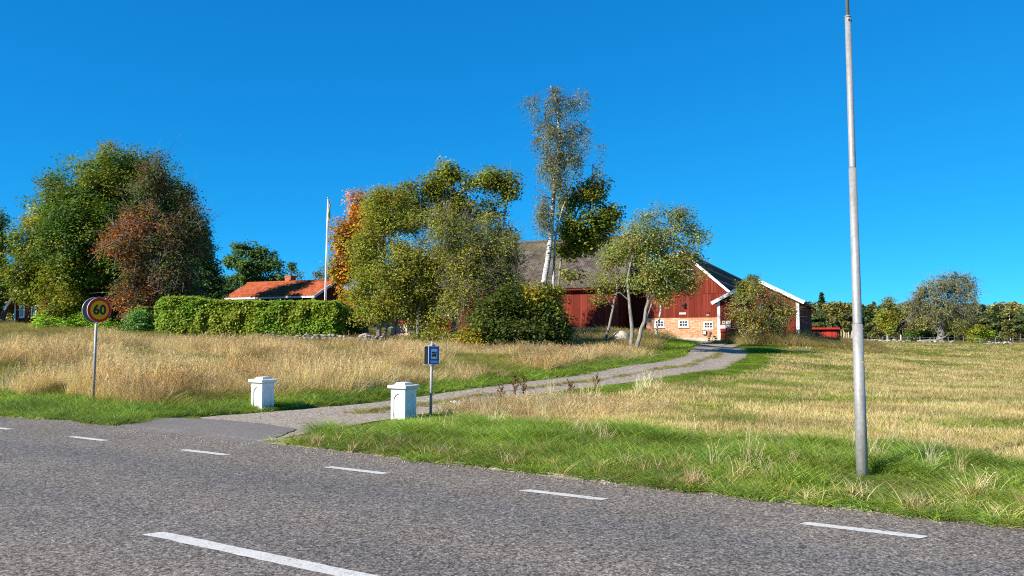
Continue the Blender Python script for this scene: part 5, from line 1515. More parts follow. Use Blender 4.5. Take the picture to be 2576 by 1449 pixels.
# ------------------------------------------------------------------ hedge
def hedge():
    a = W(398, 846, 47.8); b = W(868, 862, 46.8)
    root = thing('hedge', 'long clipped bright green leafy hedge above the stone wall', 'hedge', (a[0], a[1], 0))
    B = np.array((a[0], a[1], 0)); d = (b - a)[:2]; L = np.linalg.norm(d); d /= L; nrm = np.array((-d[1], d[0]))
    n_ = 46000
    s = rng.random(n_) * L
    th = rng.random(n_)
    hh = 2.12 + .16 * vnoise(s, 0, 51, 1.6) + .1 * vnoise(s, 0, 52, .5)
    dep = .75
    # sample near the outside of a rounded box cross-section
    ang = rng.random(n_) * math.pi
    px = np.sign(np.cos(ang)) * np.abs(np.cos(ang)) ** .35 * dep; pz = np.abs(np.sin(ang)) ** .3
    inside = rng.random(n_) ** 2.2 * .45
    vpos = rng.random(n_)
    off = px * (1 - inside); z = np.where(vpos < .55, rng.random(n_) * hh, pz * hh * (1 - inside * .5))
    off = np.where(vpos < .55, -dep * (1 - inside) * rng.choice([1, 1, 1, -1], n_), off)
    off = off + (vnoise(s, z, 53, .45) - .5) * .35
    ends = smooth(0, .8, s) * smooth(L, L - .5, s)
    off *= .5 + .5 * ends; z *= .82 + .18 * ends
    x = a[0] + d[0] * s + nrm[0] * off; y = a[1] + d[1] * s + nrm[1] * off
    base = hgt(x, y)
    C = np.stack([x, y, base + z + .22], 1) + rng.normal(0, .05, (n_, 3))
    ow = np.stack([nrm[0] * np.sign(off), nrm[1] * np.sign(off), np.where(z > hh * .9, 1., 0.1)], 1)
    v, q = leaf_quads(C, .125, .25, outward=ow)
    pc = np.array([P_HEDGE[i] for i in rng.integers(0, 4, n_)]) * rng.uniform(.75, 1.25, (n_, 1))
    pt = vnoise(s, z, 54, 1.0)
    pc = np.minimum(pc * 1.65, .6); pc[:, 0] *= .8 + .5 * pt
    obj('foliage', mesh_arrays('foliage', v - B, q, None, False, np.repeat(pc, 4, 0)), LEAF, root)
    # stems
    ns = 170; s = rng.random(ns) * L; o_ = rng.uniform(-.3, .3, ns)
    p0_ = np.stack([a[0] + d[0] * s + nrm[0] * o_, a[1] + d[1] * s + nrm[1] * o_, np.zeros(ns)], 1); p0_[:, 2] = hgt(p0_[:, 0], p0_[:, 1])
    p1_ = p0_ + np.stack([rng.normal(0, .2, ns), rng.normal(0, .2, ns), rng.uniform(1.3, 2.0, ns)], 1)
    v, q = tubes(np.stack([p0_, (p0_ + p1_) / 2 + rng.normal(0, .08, p0_.shape), p1_], 1) - B, np.tile(np.array((.03, .022, .01)), (ns, 1)), 4)
    obj('stems', mesh_arrays('stems', v, q), BARK_D, root)
hedge()
make_tree('hedge_bush', 'dark shaded bush closing the right end of the hedge', 'shrub', 48.2, (890, 862),
    [(885, 815, 26, 40, 0, P_MAPLE_D), (905, 830, 22, 30, .2, P_MAPLE_D), (870, 790, 26, 26, .5, P_MAPLE_D)], leaf=.13, per=60, sig=.26, dens=1.8, trunk_r=.04, tw=1, twig_len=.3)

# ------------------------------------------------------------------ far right: weeping birch, wood edge, fence
make_tree('weeping_birch', 'large lone weeping birch in front of the far wood', 'tree', 120, (2368, 864),
    [(2330, 735, 36, 30, 0, P_BIRCH, .9), (2365, 715, 40, 28, 0, P_BIRCH, .9), (2410, 708, 38, 26, .5, P_BIRCH, .9), (2438, 740, 24, 30, .3, P_BIRCH, .8), (2300, 765, 30, 18, 0, P_BIRCH, .8), (2360, 765, 56, 32, -.5, P_BIRCH, 1.0), (2420, 775, 34, 22, .4, P_BIRCH, .9), (2340, 795, 50, 25, .3, P_BIRCH + P_OLIVE, .8), (2390, 800, 40, 25, 0, P_OLIVE, .8)],
    limb_mat=TWIG_G, leaf=.22, per=22, sig=.42, dens=.75, gap=0.26, bark=bark_mat('old_birch_bark', (.30, .28, .25), (.05, .045, .04), True), tw=4, twig_len=1.6, twig_r=.018, droop=.5, up=.1, limb_r=.16, trunk_r=.55,
    trunks=[([(2368, 866), (2366, 825), (2372, 790), (2385, 745)], .62, .3), ([(2368, 835), (2350, 790, 0, 0), (2335, 750)], .3, .3), ([(2372, 800, 0, 0), (2400, 765), (2415, 730)], .25, .3)])
make_tree('young_tree', 'small brownish orange tree at the edge of the far wood', 'tree', 128, (2440, 864), [(2440, 820, 20, 26, 0, P_BROWN + P_ORANGE[3:]), (2438, 795, 12, 14, 0, P_BROWN)], leaf=.26, per=40, sig=.36, dens=1.2, trunk_r=.12, tw=2)
make_tree('shrub', 'bright green round bush below the brownish orange tree', 'shrub', 118, (2460, 866), [(2455, 840, 26, 17, 0, P_OLIVE + P_HEDGE[:1]), (2480, 844, 18, 15, 0, P_OLIVE + P_HEDGE[:1])], leaf=.24, per=40, sig=.34, dens=1.4, trunk_r=.06, tw=1)
make_tree('birch_tree', 'upright young birch with white trunk left of the weeping birch', 'tree', 126, (2232, 866),
    [(2232, 770, 10, 20, 0, P_BIRCH + P_OLIVE), (2228, 800, 22, 24, 0, P_OLIVE), (2240, 825, 26, 20, .2, P_OLIVE), (2248, 790, 16, 22, .3, P_OLIVE)], limb_mat=TWIG, leaf=.26, per=36, sig=.4, dens=1.1, bark=BIRCH, tw=2, trunk_r=.16, twig_r=.016)
make_tree('shrub', 'dark green juniper thicket under the weeping birch', 'shrub', 124, (2320, 864), [(2310, 850, 24, 14, 0, P_MAPLE_D), (2345, 848, 24, 14, 0, P_MAPLE_D), (2285, 846, 20, 16, .5, P_MAPLE_D)], leaf=.24, per=44, sig=.34, dens=1.4, trunk_r=.05, tw=1)

def far_tree_mesh(kind, seed):
    """a compact tree of height 1 for the distant wood"""
    global rng
    keep = rng; rng = np.random.default_rng(seed)
    Cs = []; cols = []
    if kind == 'spruce':
        for k in range(26):
            z = .12 + .86 * (k / 25) ** .9; r_ = .17 * (1 - z) ** .8 + .01
            m_ = int(10 + 46 * r_ / .17)
            an = rng.random(m_) * 6.28; rr = r_ * np.sqrt(rng.random(m_)) * (1 + .25 * np.sin(an * 5))
            Cs.append(np.stack([rr * np.cos(an), rr * np.sin(an), z + rng.normal(0, .012, m_) - rr * .25], 1))
        base = pal((.045, .08, .026), (.06, .095, .03)); sz = .05
    else:
        nl = {'pine': 12, 'broad': 14, 'birch': 13}[kind]
        for k in range(nl):
            a_ = rng.random() * 6.28
            z = rng.uniform(.42 if kind == 'pine' else .2, .86); r0 = (.26 if kind != 'birch' else .17) * math.sin(min(1, (1.02 - z) / .55) * 1.57)
            c = np.array((math.cos(a_) * r0 * rng.uniform(.3, 1), math.sin(a_) * r0 * rng.uniform(.3, 1), z)); s_ = rng.uniform(.07, .13)
            m_ = 130
            d = rand_unit(m_) * (rng.random(m_) ** .5)[:, None] * np.array((s_, s_, s_ * (.6 if kind == 'pine' else .95)))
            Cs.append(c + d)
        base = {'pine': pal((.085, .12, .04), (.10, .135, .045)), 'broad': pal((.15, .17, .045), (.17, .175, .04), (.19, .16, .045)), 'birch': pal((.18, .19, .06), (.16, .18, .055))}[kind]; sz = .045
    C = np.concatenate(Cs)
    v, q = leaf_quads(C, sz, .3)
    colr = np.array([base[i] for i in rng.integers(0, len(base), len(C))]) * rng.uniform(.7, 1.3, (len(C), 1))
    # trunk
    Pp = np.array([[(0, 0, -.03), (.005, 0, .3), (0, .006, .6), (0, 0, .92)]]); tv, tq = tubes(Pp, np.array([[.02, .015, .011, .004]]) * (1 if kind != 'birch' else .8), 6)
    n0 = len(v)
    nq = len(q); V = np.concatenate([v, tv]); Qq = np.concatenate([q, tq + n0])
    tc = {'birch': (.62, .6, .56), 'pine': (.28, .15, .08)}.get(kind, (.10, .085, .07))
    cl = np.concatenate([np.repeat(colr, 4, 0), np.tile(np.array(tc), (len(tv), 1))])
    me = mesh_arrays('far_tree_' + kind, V, Qq, None, False, cl)
    rng = keep
    return me

def proto_collection(name, meshes, mat):
    c = bpy.data.collections.new(name)
    for i, me in enumerate(meshes):
        if len(me.materials) == 0: me.materials.append(mat)
        o = bpy.data.objects.new('%s_%02d' % (name, i), me); c.objects.link(o)
    return c

def scatter(name, pts, rot, scl, idx, col, coll, kind='stuff'):
    me = bpy.data.meshes.new(name); n_ = len(pts)
    me.vertices.add(n_); me.vertices.foreach_set('co', np.asarray(pts, np.float32).ravel())
    a = me.attributes.new('rot', 'FLOAT_VECTOR', 'POINT'); a.data.foreach_set('vector', np.asarray(rot, np.float32).ravel())
    a = me.attributes.new('scl', 'FLOAT_VECTOR', 'POINT'); a.data.foreach_set('vector', np.asarray(scl, np.float32).ravel())
    a = me.attributes.new('idx', 'INT', 'POINT'); a.data.foreach_set('value', np.asarray(idx, np.int32))
    c4 = np.ones((n_, 4), np.float32); c4[:, :3] = col
    a = me.attributes.new('icol', 'FLOAT_COLOR', 'POINT'); a.data.foreach_set('color', c4.ravel())
    o = obj(name, me, kind=kind)
    ng = bpy.data.node_groups.new(name + '_scatter', 'GeometryNodeTree')
    ng.interface.new_socket('Geometry', in_out='INPUT', socket_type='NodeSocketGeometry')
    ng.interface.new_socket('Geometry', in_out='OUTPUT', socket_type='NodeSocketGeometry')
    gi = ng.nodes.new('NodeGroupInput'); go = ng.nodes.new('NodeGroupOutput')
    ip = ng.nodes.new('GeometryNodeInstanceOnPoints'); ci = ng.nodes.new('GeometryNodeCollectionInfo')
    ci.inputs['Collection'].default_value = coll; ci.inputs['Separate Children'].default_value = True; ci.inputs['Reset Children'].default_value = True
    ip.inputs['Pick Instance'].default_value = True
    def na(nm, t):
        k_ = ng.nodes.new('GeometryNodeInputNamedAttribute'); k_.data_type = t; k_.inputs['Name'].default_value = nm
        return k_.outputs['Attribute']
    ng.links.new(gi.outputs[0], ip.inputs['Points']); ng.links.new(ci.outputs[0], ip.inputs['Instance'])
    ng.links.new(na('idx', 'INT'), ip.inputs['Instance Index']); ng.links.new(na('rot', 'FLOAT_VECTOR'), ip.inputs['Rotation'])
    ng.links.new(na('scl', 'FLOAT_VECTOR'), ip.inputs['Scale']); ng.links.new(ip.outputs[0], go.inputs[0])
    md = o.modifiers.new('scatter', 'NODES'); md.node_group = ng
    return o

kinds = ['spruce', 'pine', 'broad', 'birch', 'broad', 'pine', 'spruce', 'birch']
fmesh = [far_tree_mesh(k_, 100 + i) for i, k_ in enumerate(kinds)]
fcoll = proto_collection('wood_tree', fmesh, LEAF_I)
# wood beyond the field (one mass), front rows irregular
pts = []; scl = []; idx = []
for i in range(520):
    Yd = 150 + 95 * random.random() ** 1.1
    px_ = random.uniform(1950, 3300)
    x_ = (px_ - 1288) / FPX * Yd
    hgt_ = random.uniform(6.0, 8.6) + (Yd - 150) * .028
    if random.random() < .06: hgt_ *= 1.16
    pts.append((x_, Yd, h1(x_, Yd) - .2)); idx.append(random.randrange(8))
    s_ = hgt_; wd = random.uniform(1.0, 1.5); scl.append((s_ * wd, s_ * wd, s_))
for i in range(160):        # wood left and behind the farm, low against the sky
    Yd = random.uniform(170, 240); px_ = random.uniform(-900, 1150); x_ = (px_ - 1288) / FPX * Yd
    s_ = random.uniform(7, 10); pts.append((x_, Yd, h1(x_, Yd) - .2)); idx.append(random.randrange(8)); scl.append((s_ * 1.2, s_ * 1.2, s_))
n_ = len(pts)
colr = rng.uniform(1.0, 1.5, (n_, 1)) * np.array((1, 1, 1)) * np.stack([rng.uniform(.85, 1.25, n_), np.ones(n_), rng.uniform(.9, 1.2, n_)], 1)
o = scatter('far_wood', pts, np.stack([np.zeros(n_), np.zeros(n_), rng.random(n_) * 6.28], 1), scl, idx, colr, fcoll)
o['label'] = 'mixed green wood along the far edge of the field'

# single trees that stand out along the wood's edge
far_single = [(2063, 772, 150, 1, 'leafy tree top just right of the annex roof end'), (2122, 782, 146, 2, 'round pale green tree above the red shelter'), (2186, 768, 150, 0, 'dark spruce tip left of the young white birch'),
              (2155, 775, 152, 3, 'thin birch rising right beside the lamp post'), (2270, 778, 150, 4, 'broad brownish tree left of the weeping birch'), (2505, 768, 150, 0, 'pointed spruce standing up right of the weeping birch'),
              (2480, 783, 152, 5, 'low pine crown between weeping birch and pointed spruce'), (2565, 780, 148, 1, 'dark pine at the right picture edge'), (2535, 800, 140, 2, 'green broadleaf tree under the dark pine'), (2200, 800, 138, 2, 'bushy olive tree right of the lamp post'),
              (2400, 800, 140, 4, 'brown green tree directly behind the weeping birch'), (2090, 800, 136, 7, 'slim birch behind the red shelter')]
LEAF_F = leaf_mat('far_leaf_single', .25)
smesh = []
for me in fmesh:
    m2 = me.copy(); m2.materials.clear(); m2.materials.append(LEAF_F); smesh.append(m2)
for px_, py_, Yd, ki, lab in far_single:
    p = W(px_, py_, Yd); g_ = h1(p[0], p[1]); hh2 = p[2] - g_ + .2
    root = thing('wood_edge_tree', lab, 'tree', (p[0], p[1], g_ - .2), random.random() * 6, 'trees at the edge of the far wood')
    # split the shared mesh into crown and trunk once
    key = 'split_%d' % ki
    if key not in _mesh_cache:
        me = smesh[ki]; nv = len(me.vertices); co = np.empty(nv * 3, np.float32); me.vertices.foreach_get('co', co); co = co.reshape(-1, 3)
        ca = np.empty(nv * 4, np.float32); me.color_attributes['Col'].data.foreach_get('color', ca); ca = ca.reshape(-1, 4)[:, :3]
        nt_v = 24; k0 = nv - nt_v
        cr_ = mesh_arrays('crown', co[:k0], np.arange(k0).reshape(-1, 4), None, False, ca[:k0]); cr_.materials.append(LEAF_F)
        tq = []
        for r__ in range(3):
            for c__ in range(6): tq.append((r__ * 6 + c__, r__ * 6 + (c__ + 1) % 6, (r__ + 1) * 6 + (c__ + 1) % 6, (r__ + 1) * 6 + c__))
        tr_ = mesh_arrays('trunk', co[k0:], np.array(tq), None, True, ca[k0:]); tr_.materials.append(BIRCH if kinds[ki] == 'birch' else BARK_D)
        _mesh_cache[key] = (cr_, tr_)
    cr_, tr_ = _mesh_cache[key]
    for nm, me in (('crown', cr_), ('trunk', tr_)):
        c_ = bpy.data.objects.new(nm, me); COL.objects.link(c_); c_.parent = root
        c_.scale = (hh2 * 1.15, hh2 * 1.15, hh2)

# pasture fence and far stones
fe = thing('wire_fence', 'low wire pasture fence with grey posts before the far wood', 'fence', (*W(2300, 862, 112)[:2], 0))
fb_ = np.array(fe.location[:])
POSTW = simple_mat('grey_post', (.17, .15, .13), .9, .2)
fpx = [2140, 2165, 2192, 2220, 2250, 2282, 2315, 2350, 2386, 2424, 2464, 2505, 2548, 2592, 2640]
prev = None
for i, px_ in enumerate(fpx):
    p = W(px_, 862, 114 + 3 * math.sin(i * .7)); z0 = h1(p[0], p[1]); hh3 = 1.0 + random.uniform(-.1, .12)
    s = MB(); s.tube([(p[0] - fb_[0], p[1] - fb_[1], z0 - .2), (p[0] - fb_[0] + random.uniform(-.05, .05), p[1] - fb_[1], z0 + hh3)], .055, 7); s.build('post', POSTW, fe)
    cur = [(p[0] - fb_[0], p[1] - fb_[1], z0 + k_) for k_ in (.5, .9)]
    if prev:
        for a_, b_ in zip(prev, cur):
            s = MB(); s.tube([a_, b_], .012, 4); s.build('wire', GALV, fe)
    prev = cur
pf = thing('paddock_fence', 'row of pale wooden stakes beside the red shelter', 'fence', (*W(2125, 855, 74)[:2], 0))
pb_ = np.array(pf.location[:])
for i, (px_, Yd) in enumerate([(2117, 76), (2122, 75), (2127, 74.5), (2131, 74), (2136, 73), (2141, 72), (2133, 78), (2146, 71)]):
    p = W(px_, 855, Yd); z0 = h1(p[0], p[1])
    s = MB(); s.tube([(p[0] - pb_[0], p[1] - pb_[1], z0 - .1), (p[0] - pb_[0] + random.uniform(-.08, .08), p[1] - pb_[1], z0 + 1.15 + random.uniform(-.15, .15))], [.05, .035], 7); s.build('stake', WOODP, pf)
fs = thing('far_stone_wall', 'long low row of pale field stones by the far pasture fence', 'wall', (*W(2200, 862, 110)[:2], 0))
fsb = np.array(fs.location[:])
for px_ in list(np.arange(2150, 2290, 3.2)) + list(np.arange(2478, 2540, 3.6)) + [2315, 2322, 2330, 2338, 2352, 2395, 2402]:
    p = W(px_ + random.uniform(-1, 1), 862, 110 + random.uniform(-2, 2))
    add_stone(fs, (p[0] - fsb[0], p[1] - fsb[1], h1(p[0], p[1]) + random.uniform(.08, .4)), random.uniform(.35, .7))
p = W(2345, 858, 117); z0 = h1(p[0], p[1])
s = MB(); s.tube([(-2.2, 0, .25), (-.8, .1, .35), (.6, 0, .45), (1.6, .1, .8), (2.6, 0, 1.35)], [.22, .25, .2, .13, .05], 9)
s.tube([(-.4, 0, .4), (-.2, .1, .9)], [.1, .04], 6); s.tube([(.2, 0, .4), (.9, -.3, .25)], [.12, .05], 6)
tag(s.build('fallen_log', BARK_P, None, True, loc=(p[0], p[1], z0)), 'pale fallen log with upturned end beside the weeping birch', 'log')

# ------------------------------------------------------------------ grass
def tuft(seed, nb, h, hvar, spread, width, lean, curve, seg=3, head=0.0, col=(1, 1, 1), tip=None):
    r_ = np.random.default_rng(seed); V = []; Qd = []; T = []; Cc = []
    for b in range(nb):
        an = r_.random() * 6.28; rad = spread * math.sqrt(r_.random()); bx_, by_ = rad * math.cos(an), rad * math.sin(an)
        hh4 = h * r_.uniform(1 - hvar, 1 + hvar); la = r_.random() * 6.28; ln = lean * r_.uniform(.3, 1.3); w = width * r_.uniform(.7, 1.3)
        dx, dy = math.cos(la), math.sin(la); fx = r_.random() * 6.28; sx_, sy_ = math.cos(fx) * w / 2, math.sin(fx) * w / 2
        n0 = len(V); c = np.array(col) * r_.uniform(.75, 1.25)
        for s in range(seg + 1):
            u_ = s / seg; o_ = hh4 * (ln * u_ + curve * u_ * u_); z = hh4 * u_ * (1 - .35 * curve * u_); tap = (1 - u_ ** 1.6) if head == 0 else (1 - .55 * u_)
            cx_, cy_ = bx_ + dx * o_, by_ + dy * o_
            cc = c if tip is None else c * (1 - u_) + np.array(tip) * u_
            if s == seg and head == 0: V.append((cx_, cy_, z)); Cc.append(cc)
            else:
                V.append((cx_ - sx_ * tap, cy_ - sy_ * tap, z)); V.append((cx_ + sx_ * tap, cy_ + sy_ * tap, z)); Cc += [cc, cc]
        for s in range(seg):
            a = n0 + 2 * s
            if s == seg - 1 and head == 0: T.append((a, a + 1, a + 2))
            else: Qd.append((a, a + 1, a + 3, a + 2))
        if head > 0:
            a = len(V); e = np.array(V[-1]); hw_ = w * 1.1; L_ = head * r_.uniform(.7, 1.2)
            sx2, sy2 = math.cos(fx) * hw_, math.sin(fx) * hw_
            V += [tuple(e), (e[0] - sx2 + dx * L_ * .4, e[1] - sy2 + dy * L_ * .4, e[2] + L_ * .45), (e[0] + dx * L_ * .8, e[1] + dy * L_ * .8, e[2] + L_ * .8), (e[0] + sx2 + dx * L_ * .4, e[1] + sy2 + dy * L_ * .4, e[2] + L_ * .45)]
            Qd.append((a, a + 1, a + 2, a + 3)); Cc += [c * np.array((.92, .82, .75))] * 4
    return mesh_arrays('tuft', V, np.array(Qd) if Qd else None, np.array(T) if T else None, False, np.array(Cc))
GRASS = leaf_mat('grass_blades', .35, True, .6, .2)
protos = []
for i in range(3): protos.append(tuft(200 + i, 26, 1.0, .35, .42, .045, .25, .35, 3))                    # 0-2 short turf (unit height)
for i in range(3): protos.append(tuft(210 + i, 26, 1.0, .3, .30, .026, .28, .55, 4))                     # 3-5 long arching green
for i in range(3): protos.append(tuft(220 + i, 24, 1.0, .3, .28, .013, .16, .18, 3, head=.10))           # 6-8 tall straw with heads
for i in range(2): protos.append(tuft(230 + i, 26, 1.0, .3, .75, .032, .12, .05, 1, head=0.0))           # 9-10 stubble
for i in range(2): protos.append(tuft(240 + i, 22, 1.0, .3, .34, .02, .5, .55, 4))                       # 11-12 lodged straw
gcoll = proto_collection('grass_tuft', protos, GRASS)

C_GRN = np.array((.26, .35, .05)); C_GRN2 = np.array((.16, .27, .06)); C_YG = np.array((.34, .34, .08)); C_STRAW = np.array((.72, .59, .35)); C_STR2 = np.array((.60, .455, .235)); C_OLV = np.array((.28, .25, .075)); C_BRN = np.array((.34, .23, .11))
bands = [(5.5, 12, 190), (12, 18, 120), (18, 26, 62), (26, 36, 36), (36, 50, 21), (50, 72, 8.5), (72, 135, 2.2)]
GP = []; GR = []; GS = []; GI = []; GC = []
straw_c = ground_px(1400, 1040)
for (ya, yb, den) in bands:
    Ym = (ya + yb) / 2
    nx_ = int((yb - ya) * 2 * (.70 * Ym + 2.0) * den)
    y = rng.uniform(ya, yb, nx_); x = rng.uniform(-1, 1, nx_) * (.70 * y + 2.0)
    q = qoff(x, y) + (vnoise(x, y, 61, .8) - .5) * .25
    la_, hw_, di_ = drive_lat(x, y)
    g2 = np.abs(la_) - hw_ + (vnoise(x, y, 62, .6) - .5) * .3
    mid = (np.abs(la_ - .02 * hw_) < .13 * hw_) & (di_ > 6) & (di_ < 64) & (vnoise(x, y, 63, 1.2) > .3)
    t_, s_ = barn_ts(x, y)
    bld = ((s_ > -.15) & (s_ < 41) & (t_ > -24.2) & (t_ < 8.4)) | ((s_ > -2.15) & (s_ < 16.2) & (t_ > t0 - .1) & (t_ < t1 + .1)) | ((t_ > -3.5) & (t_ < 6.2) & (s_ > -10) & (s_ < 0.2))
    ok = (q > .0) & ((g2 > .03) | mid) & ~bld & (y < 130)
    x, y, q, la_, g2, mid, t_, s_ = [a[ok] for a in (x, y, q, la_, g2, mid, t_, s_)]
    n_ = len(x)
    n1 = vnoise(x, y, 64, 2.6) * .65 + vnoise(x, y, 65, .9) * .35
    n2 = vnoise(x, y, 66, 1.4)
    n3 = vnoise(x * .6 + y * .25, y, 67, 4.5)
    rnd = rng.random(n_)
    idx = np.zeros(n_, int); ht = np.full(n_, .2); wd = np.full(n_, .35); col = np.tile(C_GRN, (n_, 1))
    left = la_ < 0
    # left meadow : tall straw
    md = left
    idx[md] = np.where(rnd[md] < .72, 6, 11) + rng.integers(0, 2, md.sum()); ht[md] = rng.uniform(.32, .6, md.sum()) * (.8 + .4 * n2[md]); wd[md] = .55
    wv = np.clip(n3[md] * 1.3 - .15 + rng.normal(0, .2, md.sum()), 0, 1)[:, None]; col[md] = C_STRAW * wv + C_STR2 * (1 - wv)
    ht[md] *= 1.0 + .3 * smooth(11, 6, q[md])
    br_ = md & (vnoise(x, y, 68, 3.4) > .6) & (rng.random(n_) < .6); col[br_] = C_BRN * 1.4; ht[br_] *= .85
    ht[md] *= .6 + .75 * vnoise(x[md], y[md], 69, 1.3)
    olive = md & ((n1 > .56) | (rnd < .16))
    idx[olive] = 3 + rng.integers(0, 3, olive.sum()); ht[olive] = rng.uniform(.22, .42, olive.sum()); wd[olive] = .5
    col[olive] = np.where((rng.random(olive.sum()) < .5)[:, None], C_OLV, C_YG)
    nw_ = md & (y > 38.5 + 2 * n2) & (x < 4)
    idx[nw_] = np.where(rng.random(nw_.sum()) < .4, 6, 3) + rng.integers(0, 3, nw_.sum()); ht[nw_] = rng.uniform(.14, .3, nw_.sum()); col[nw_] = np.where((rng.random(nw_.sum()) < .5)[:, None], C_OLV, np.where((rng.random(nw_.sum()) < .5)[:, None], C_YG, C_STR2))
    tus = md & (vnoise(x, y, 70, 1.0) > .66) & (q < 6)
    idx[tus] = 3 + rng.integers(0, 3, tus.sum()); ht[tus] = rng.uniform(.3, .45, tus.sum()); wd[tus] = .5; col[tus] = C_OLV * .7
    band2 = md & (np.abs(q - 9.6 - 2 * n3) < 1.1 * (.5 + n2)) & (rnd < .82)
    idx[band2] = 3 + rng.integers(0, 3, band2.sum()); ht[band2] = rng.uniform(.14, .26, band2.sum()); wd[band2] = .45; col[band2] = np.where((rng.random(band2.sum()) < .5)[:, None], C_OLV, C_YG)
    gl_ = md & ((q < 1.9 + 1.4 * n2) | (g2 < .75 + .9 * n2))
    idx[gl_] = np.where(rng.random(gl_.sum()) < .6, 0, 3) + rng.integers(0, 3, gl_.sum()); ht[gl_] = rng.uniform(.09, .2, gl_.sum()) * (.6 + .7 * np.clip(np.minimum(q[gl_], g2[gl_] * 1.6), 0, 1.2)); wd[gl_] = .36
    col[gl_] = np.where((rng.random(gl_.sum()) < .7)[:, None], C_GRN, C_GRN2)
    # right side : stubble with green regrowth
    rt = ~left
    idx[rt] = 9 + rng.integers(0, 2, rt.sum()); ht[rt] = rng.uniform(.08, .15, rt.sum()); wd[rt] = .42
    col[rt] = np.where((n2[rt] > .45)[:, None], np.array((.60, .455, .235)), np.array((.52, .385, .19)))
    re = rt & ((n1 > .74) | (rnd < .46 + .34 * smooth(.42, .68, n1)))
    idx[re] = np.where(rng.random(re.sum()) < .5, 0, 3) + rng.integers(0, 3, re.sum()); ht[re] = rng.uniform(.06, .13, re.sum()); wd[re] = .36
    col[re] = np.where((rng.random(re.sum()) < .65)[:, None], C_YG, C_GRN)
    vg = rt & (q < 3.2 + 1.6 * n2)
    idx[vg] = np.where(rng.random(vg.sum()) < .35, 0, 3) + rng.integers(0, 3, vg.sum()); ht[vg] = rng.uniform(.09, .19, vg.sum()) * np.clip(.4 + q[vg] * .5, .35, 1.0) * (.7 + .7 * n2[vg]); wd[vg] = .42
    pick = rng.random(vg.sum()); col[vg] = np.where((pick < .72)[:, None], C_GRN, np.where((pick < .80)[:, None], C_YG, C_GRN2))
    tu2 = vg & (q > .7) & (vnoise(x, y, 74, 1.0) * .7 + .3 * vnoise(x, y, 75, .35) > .58)
    idx[tu2] = 3 + rng.integers(0, 3, tu2.sum()); ht[tu2] = rng.uniform(.2, .34, tu2.sum()); wd[tu2] = .5; col[tu2] = np.where((rng.random(tu2.sum()) < .75)[:, None], C_GRN * 1.1, C_GRN2 * 1.15)
    nr_ = rt & (q < 1.2) & (rng.random(n_) < .08)
    idx[nr_] = np.where(rng.random(nr_.sum()) < .6, 0, 11) + rng.integers(0, 2, nr_.sum()); ht[nr_] = rng.uniform(.12, .26, nr_.sum()); wd[nr_] = .32; col[nr_] = np.where((rng.random(nr_.sum()) < .5)[:, None], C_STR2 * .9, C_OLV * 1.2)
    dry = rt & (q < 4.5) & (rng.random(n_) < .004 + .012 * (n1 < .42)) 
    idx[dry] = 6 + rng.integers(0, 3, dry.sum()); ht[dry] = rng.uniform(.22, .4, dry.sum()) * np.clip(q[dry], .35, 1); wd[dry] = .5; col[dry] = C_STRAW
    gr_ = rt & (g2 < 1.0 + 1.0 * n2) & (q > 2.2)
    idx[gr_] = np.where(rng.random(gr_.sum()) < .6, 0, 3) + rng.integers(0, 3, gr_.sum()); ht[gr_] = rng.uniform(.04, .085, gr_.sum()) * np.clip(.5 + g2[gr_], .4, 1); wd[gr_] = .36; col[gr_] = C_GRN
    # straw clump right of the driveway
    dc = np.hypot((x - straw_c[0]) / 2.3, (y - straw_c[1]) / 1.2) + (n2 - .5) * .5
    cl = rt & (dc < 1) & (rng.random(n_) < .85)
    idx[cl] = np.where(rng.random(cl.sum()) < .75, 6, 11) + rng.integers(0, 2, cl.sum()); ht[cl] = rng.uniform(.24, .44, cl.sum()) * (1.1 - .5 * dc[cl]); wd[cl] = .5; col[cl] = np.where((rng.random(cl.sum()) < .6)[:, None], C_STRAW * .95, C_STR2 * .85)
    cl2 = rt & (g2 < 2.2) & (g2 > .4) & (la_ > 0) & (q > 5) & (q < 16) & (rng.random(n_) < .03) & (vnoise(x, y, 76, 1.3) > .55)
    idx[cl2] = 6 + rng.integers(0, 3, cl2.sum()); ht[cl2] = rng.uniform(.25, .6, cl2.sum()); wd[cl2] = .5; col[cl2] = C_STRAW
    # rank grass around the annex
    rk = (s_ > -9 + 3 * n2) & (s_ < 14) & (t_ > t0 + 1.2) & (t_ < 16.5 + 2 * n2) & (x > 14)
    idx[rk] = np.where(rng.random(rk.sum()) < .7, 6, 3) + rng.integers(0, 3, rk.sum()); ht[rk] = np.where(t_[rk] > 12.8, rng.uniform(.2, .42, rk.sum()), rng.uniform(.4, .85, rk.sum())); wd[rk] = .7; col[rk] = np.where((rng.random(rk.sum()) < .5)[:, None], C_OLV, C_STR2 * .8)
    yd = (s_ > -16) & (s_ < -1.5) & (t_ > 6.2) & (t_ < 10 + 3 * n2) & ~rk & (x > 12)
    idx[yd] = rng.integers(0, 3, yd.sum()); ht[yd] = .2; wd[yd] = .5; col[yd] = C_GRN * .9
    # bank below the rowan trees
    bk = left & (y > 40) & (x > 3.5) & (x < 16)
    idx[bk] = np.where(rng.random(bk.sum()) < .5, 6, 3) + rng.integers(0, 3, bk.sum()); ht[bk] = rng.uniform(.25, .55, bk.sum()); col[bk] = np.where((rng.random(bk.sum()) < .55)[:, None], C_OLV, C_STR2)
    bk2 = bk & (g2 < 1.6); idx[bk2] = rng.integers(0, 3, bk2.sum()); ht[bk2] = .2; col[bk2] = C_GRN
    # middle of the driveway
    idx[mid] = rng.integers(0, 3, mid.sum()); ht[mid] = rng.uniform(.05, .1, mid.sum()); wd[mid] = .22; col[mid] = np.where((rng.random(mid.sum()) < .6)[:, None], C_OLV, C_YG)
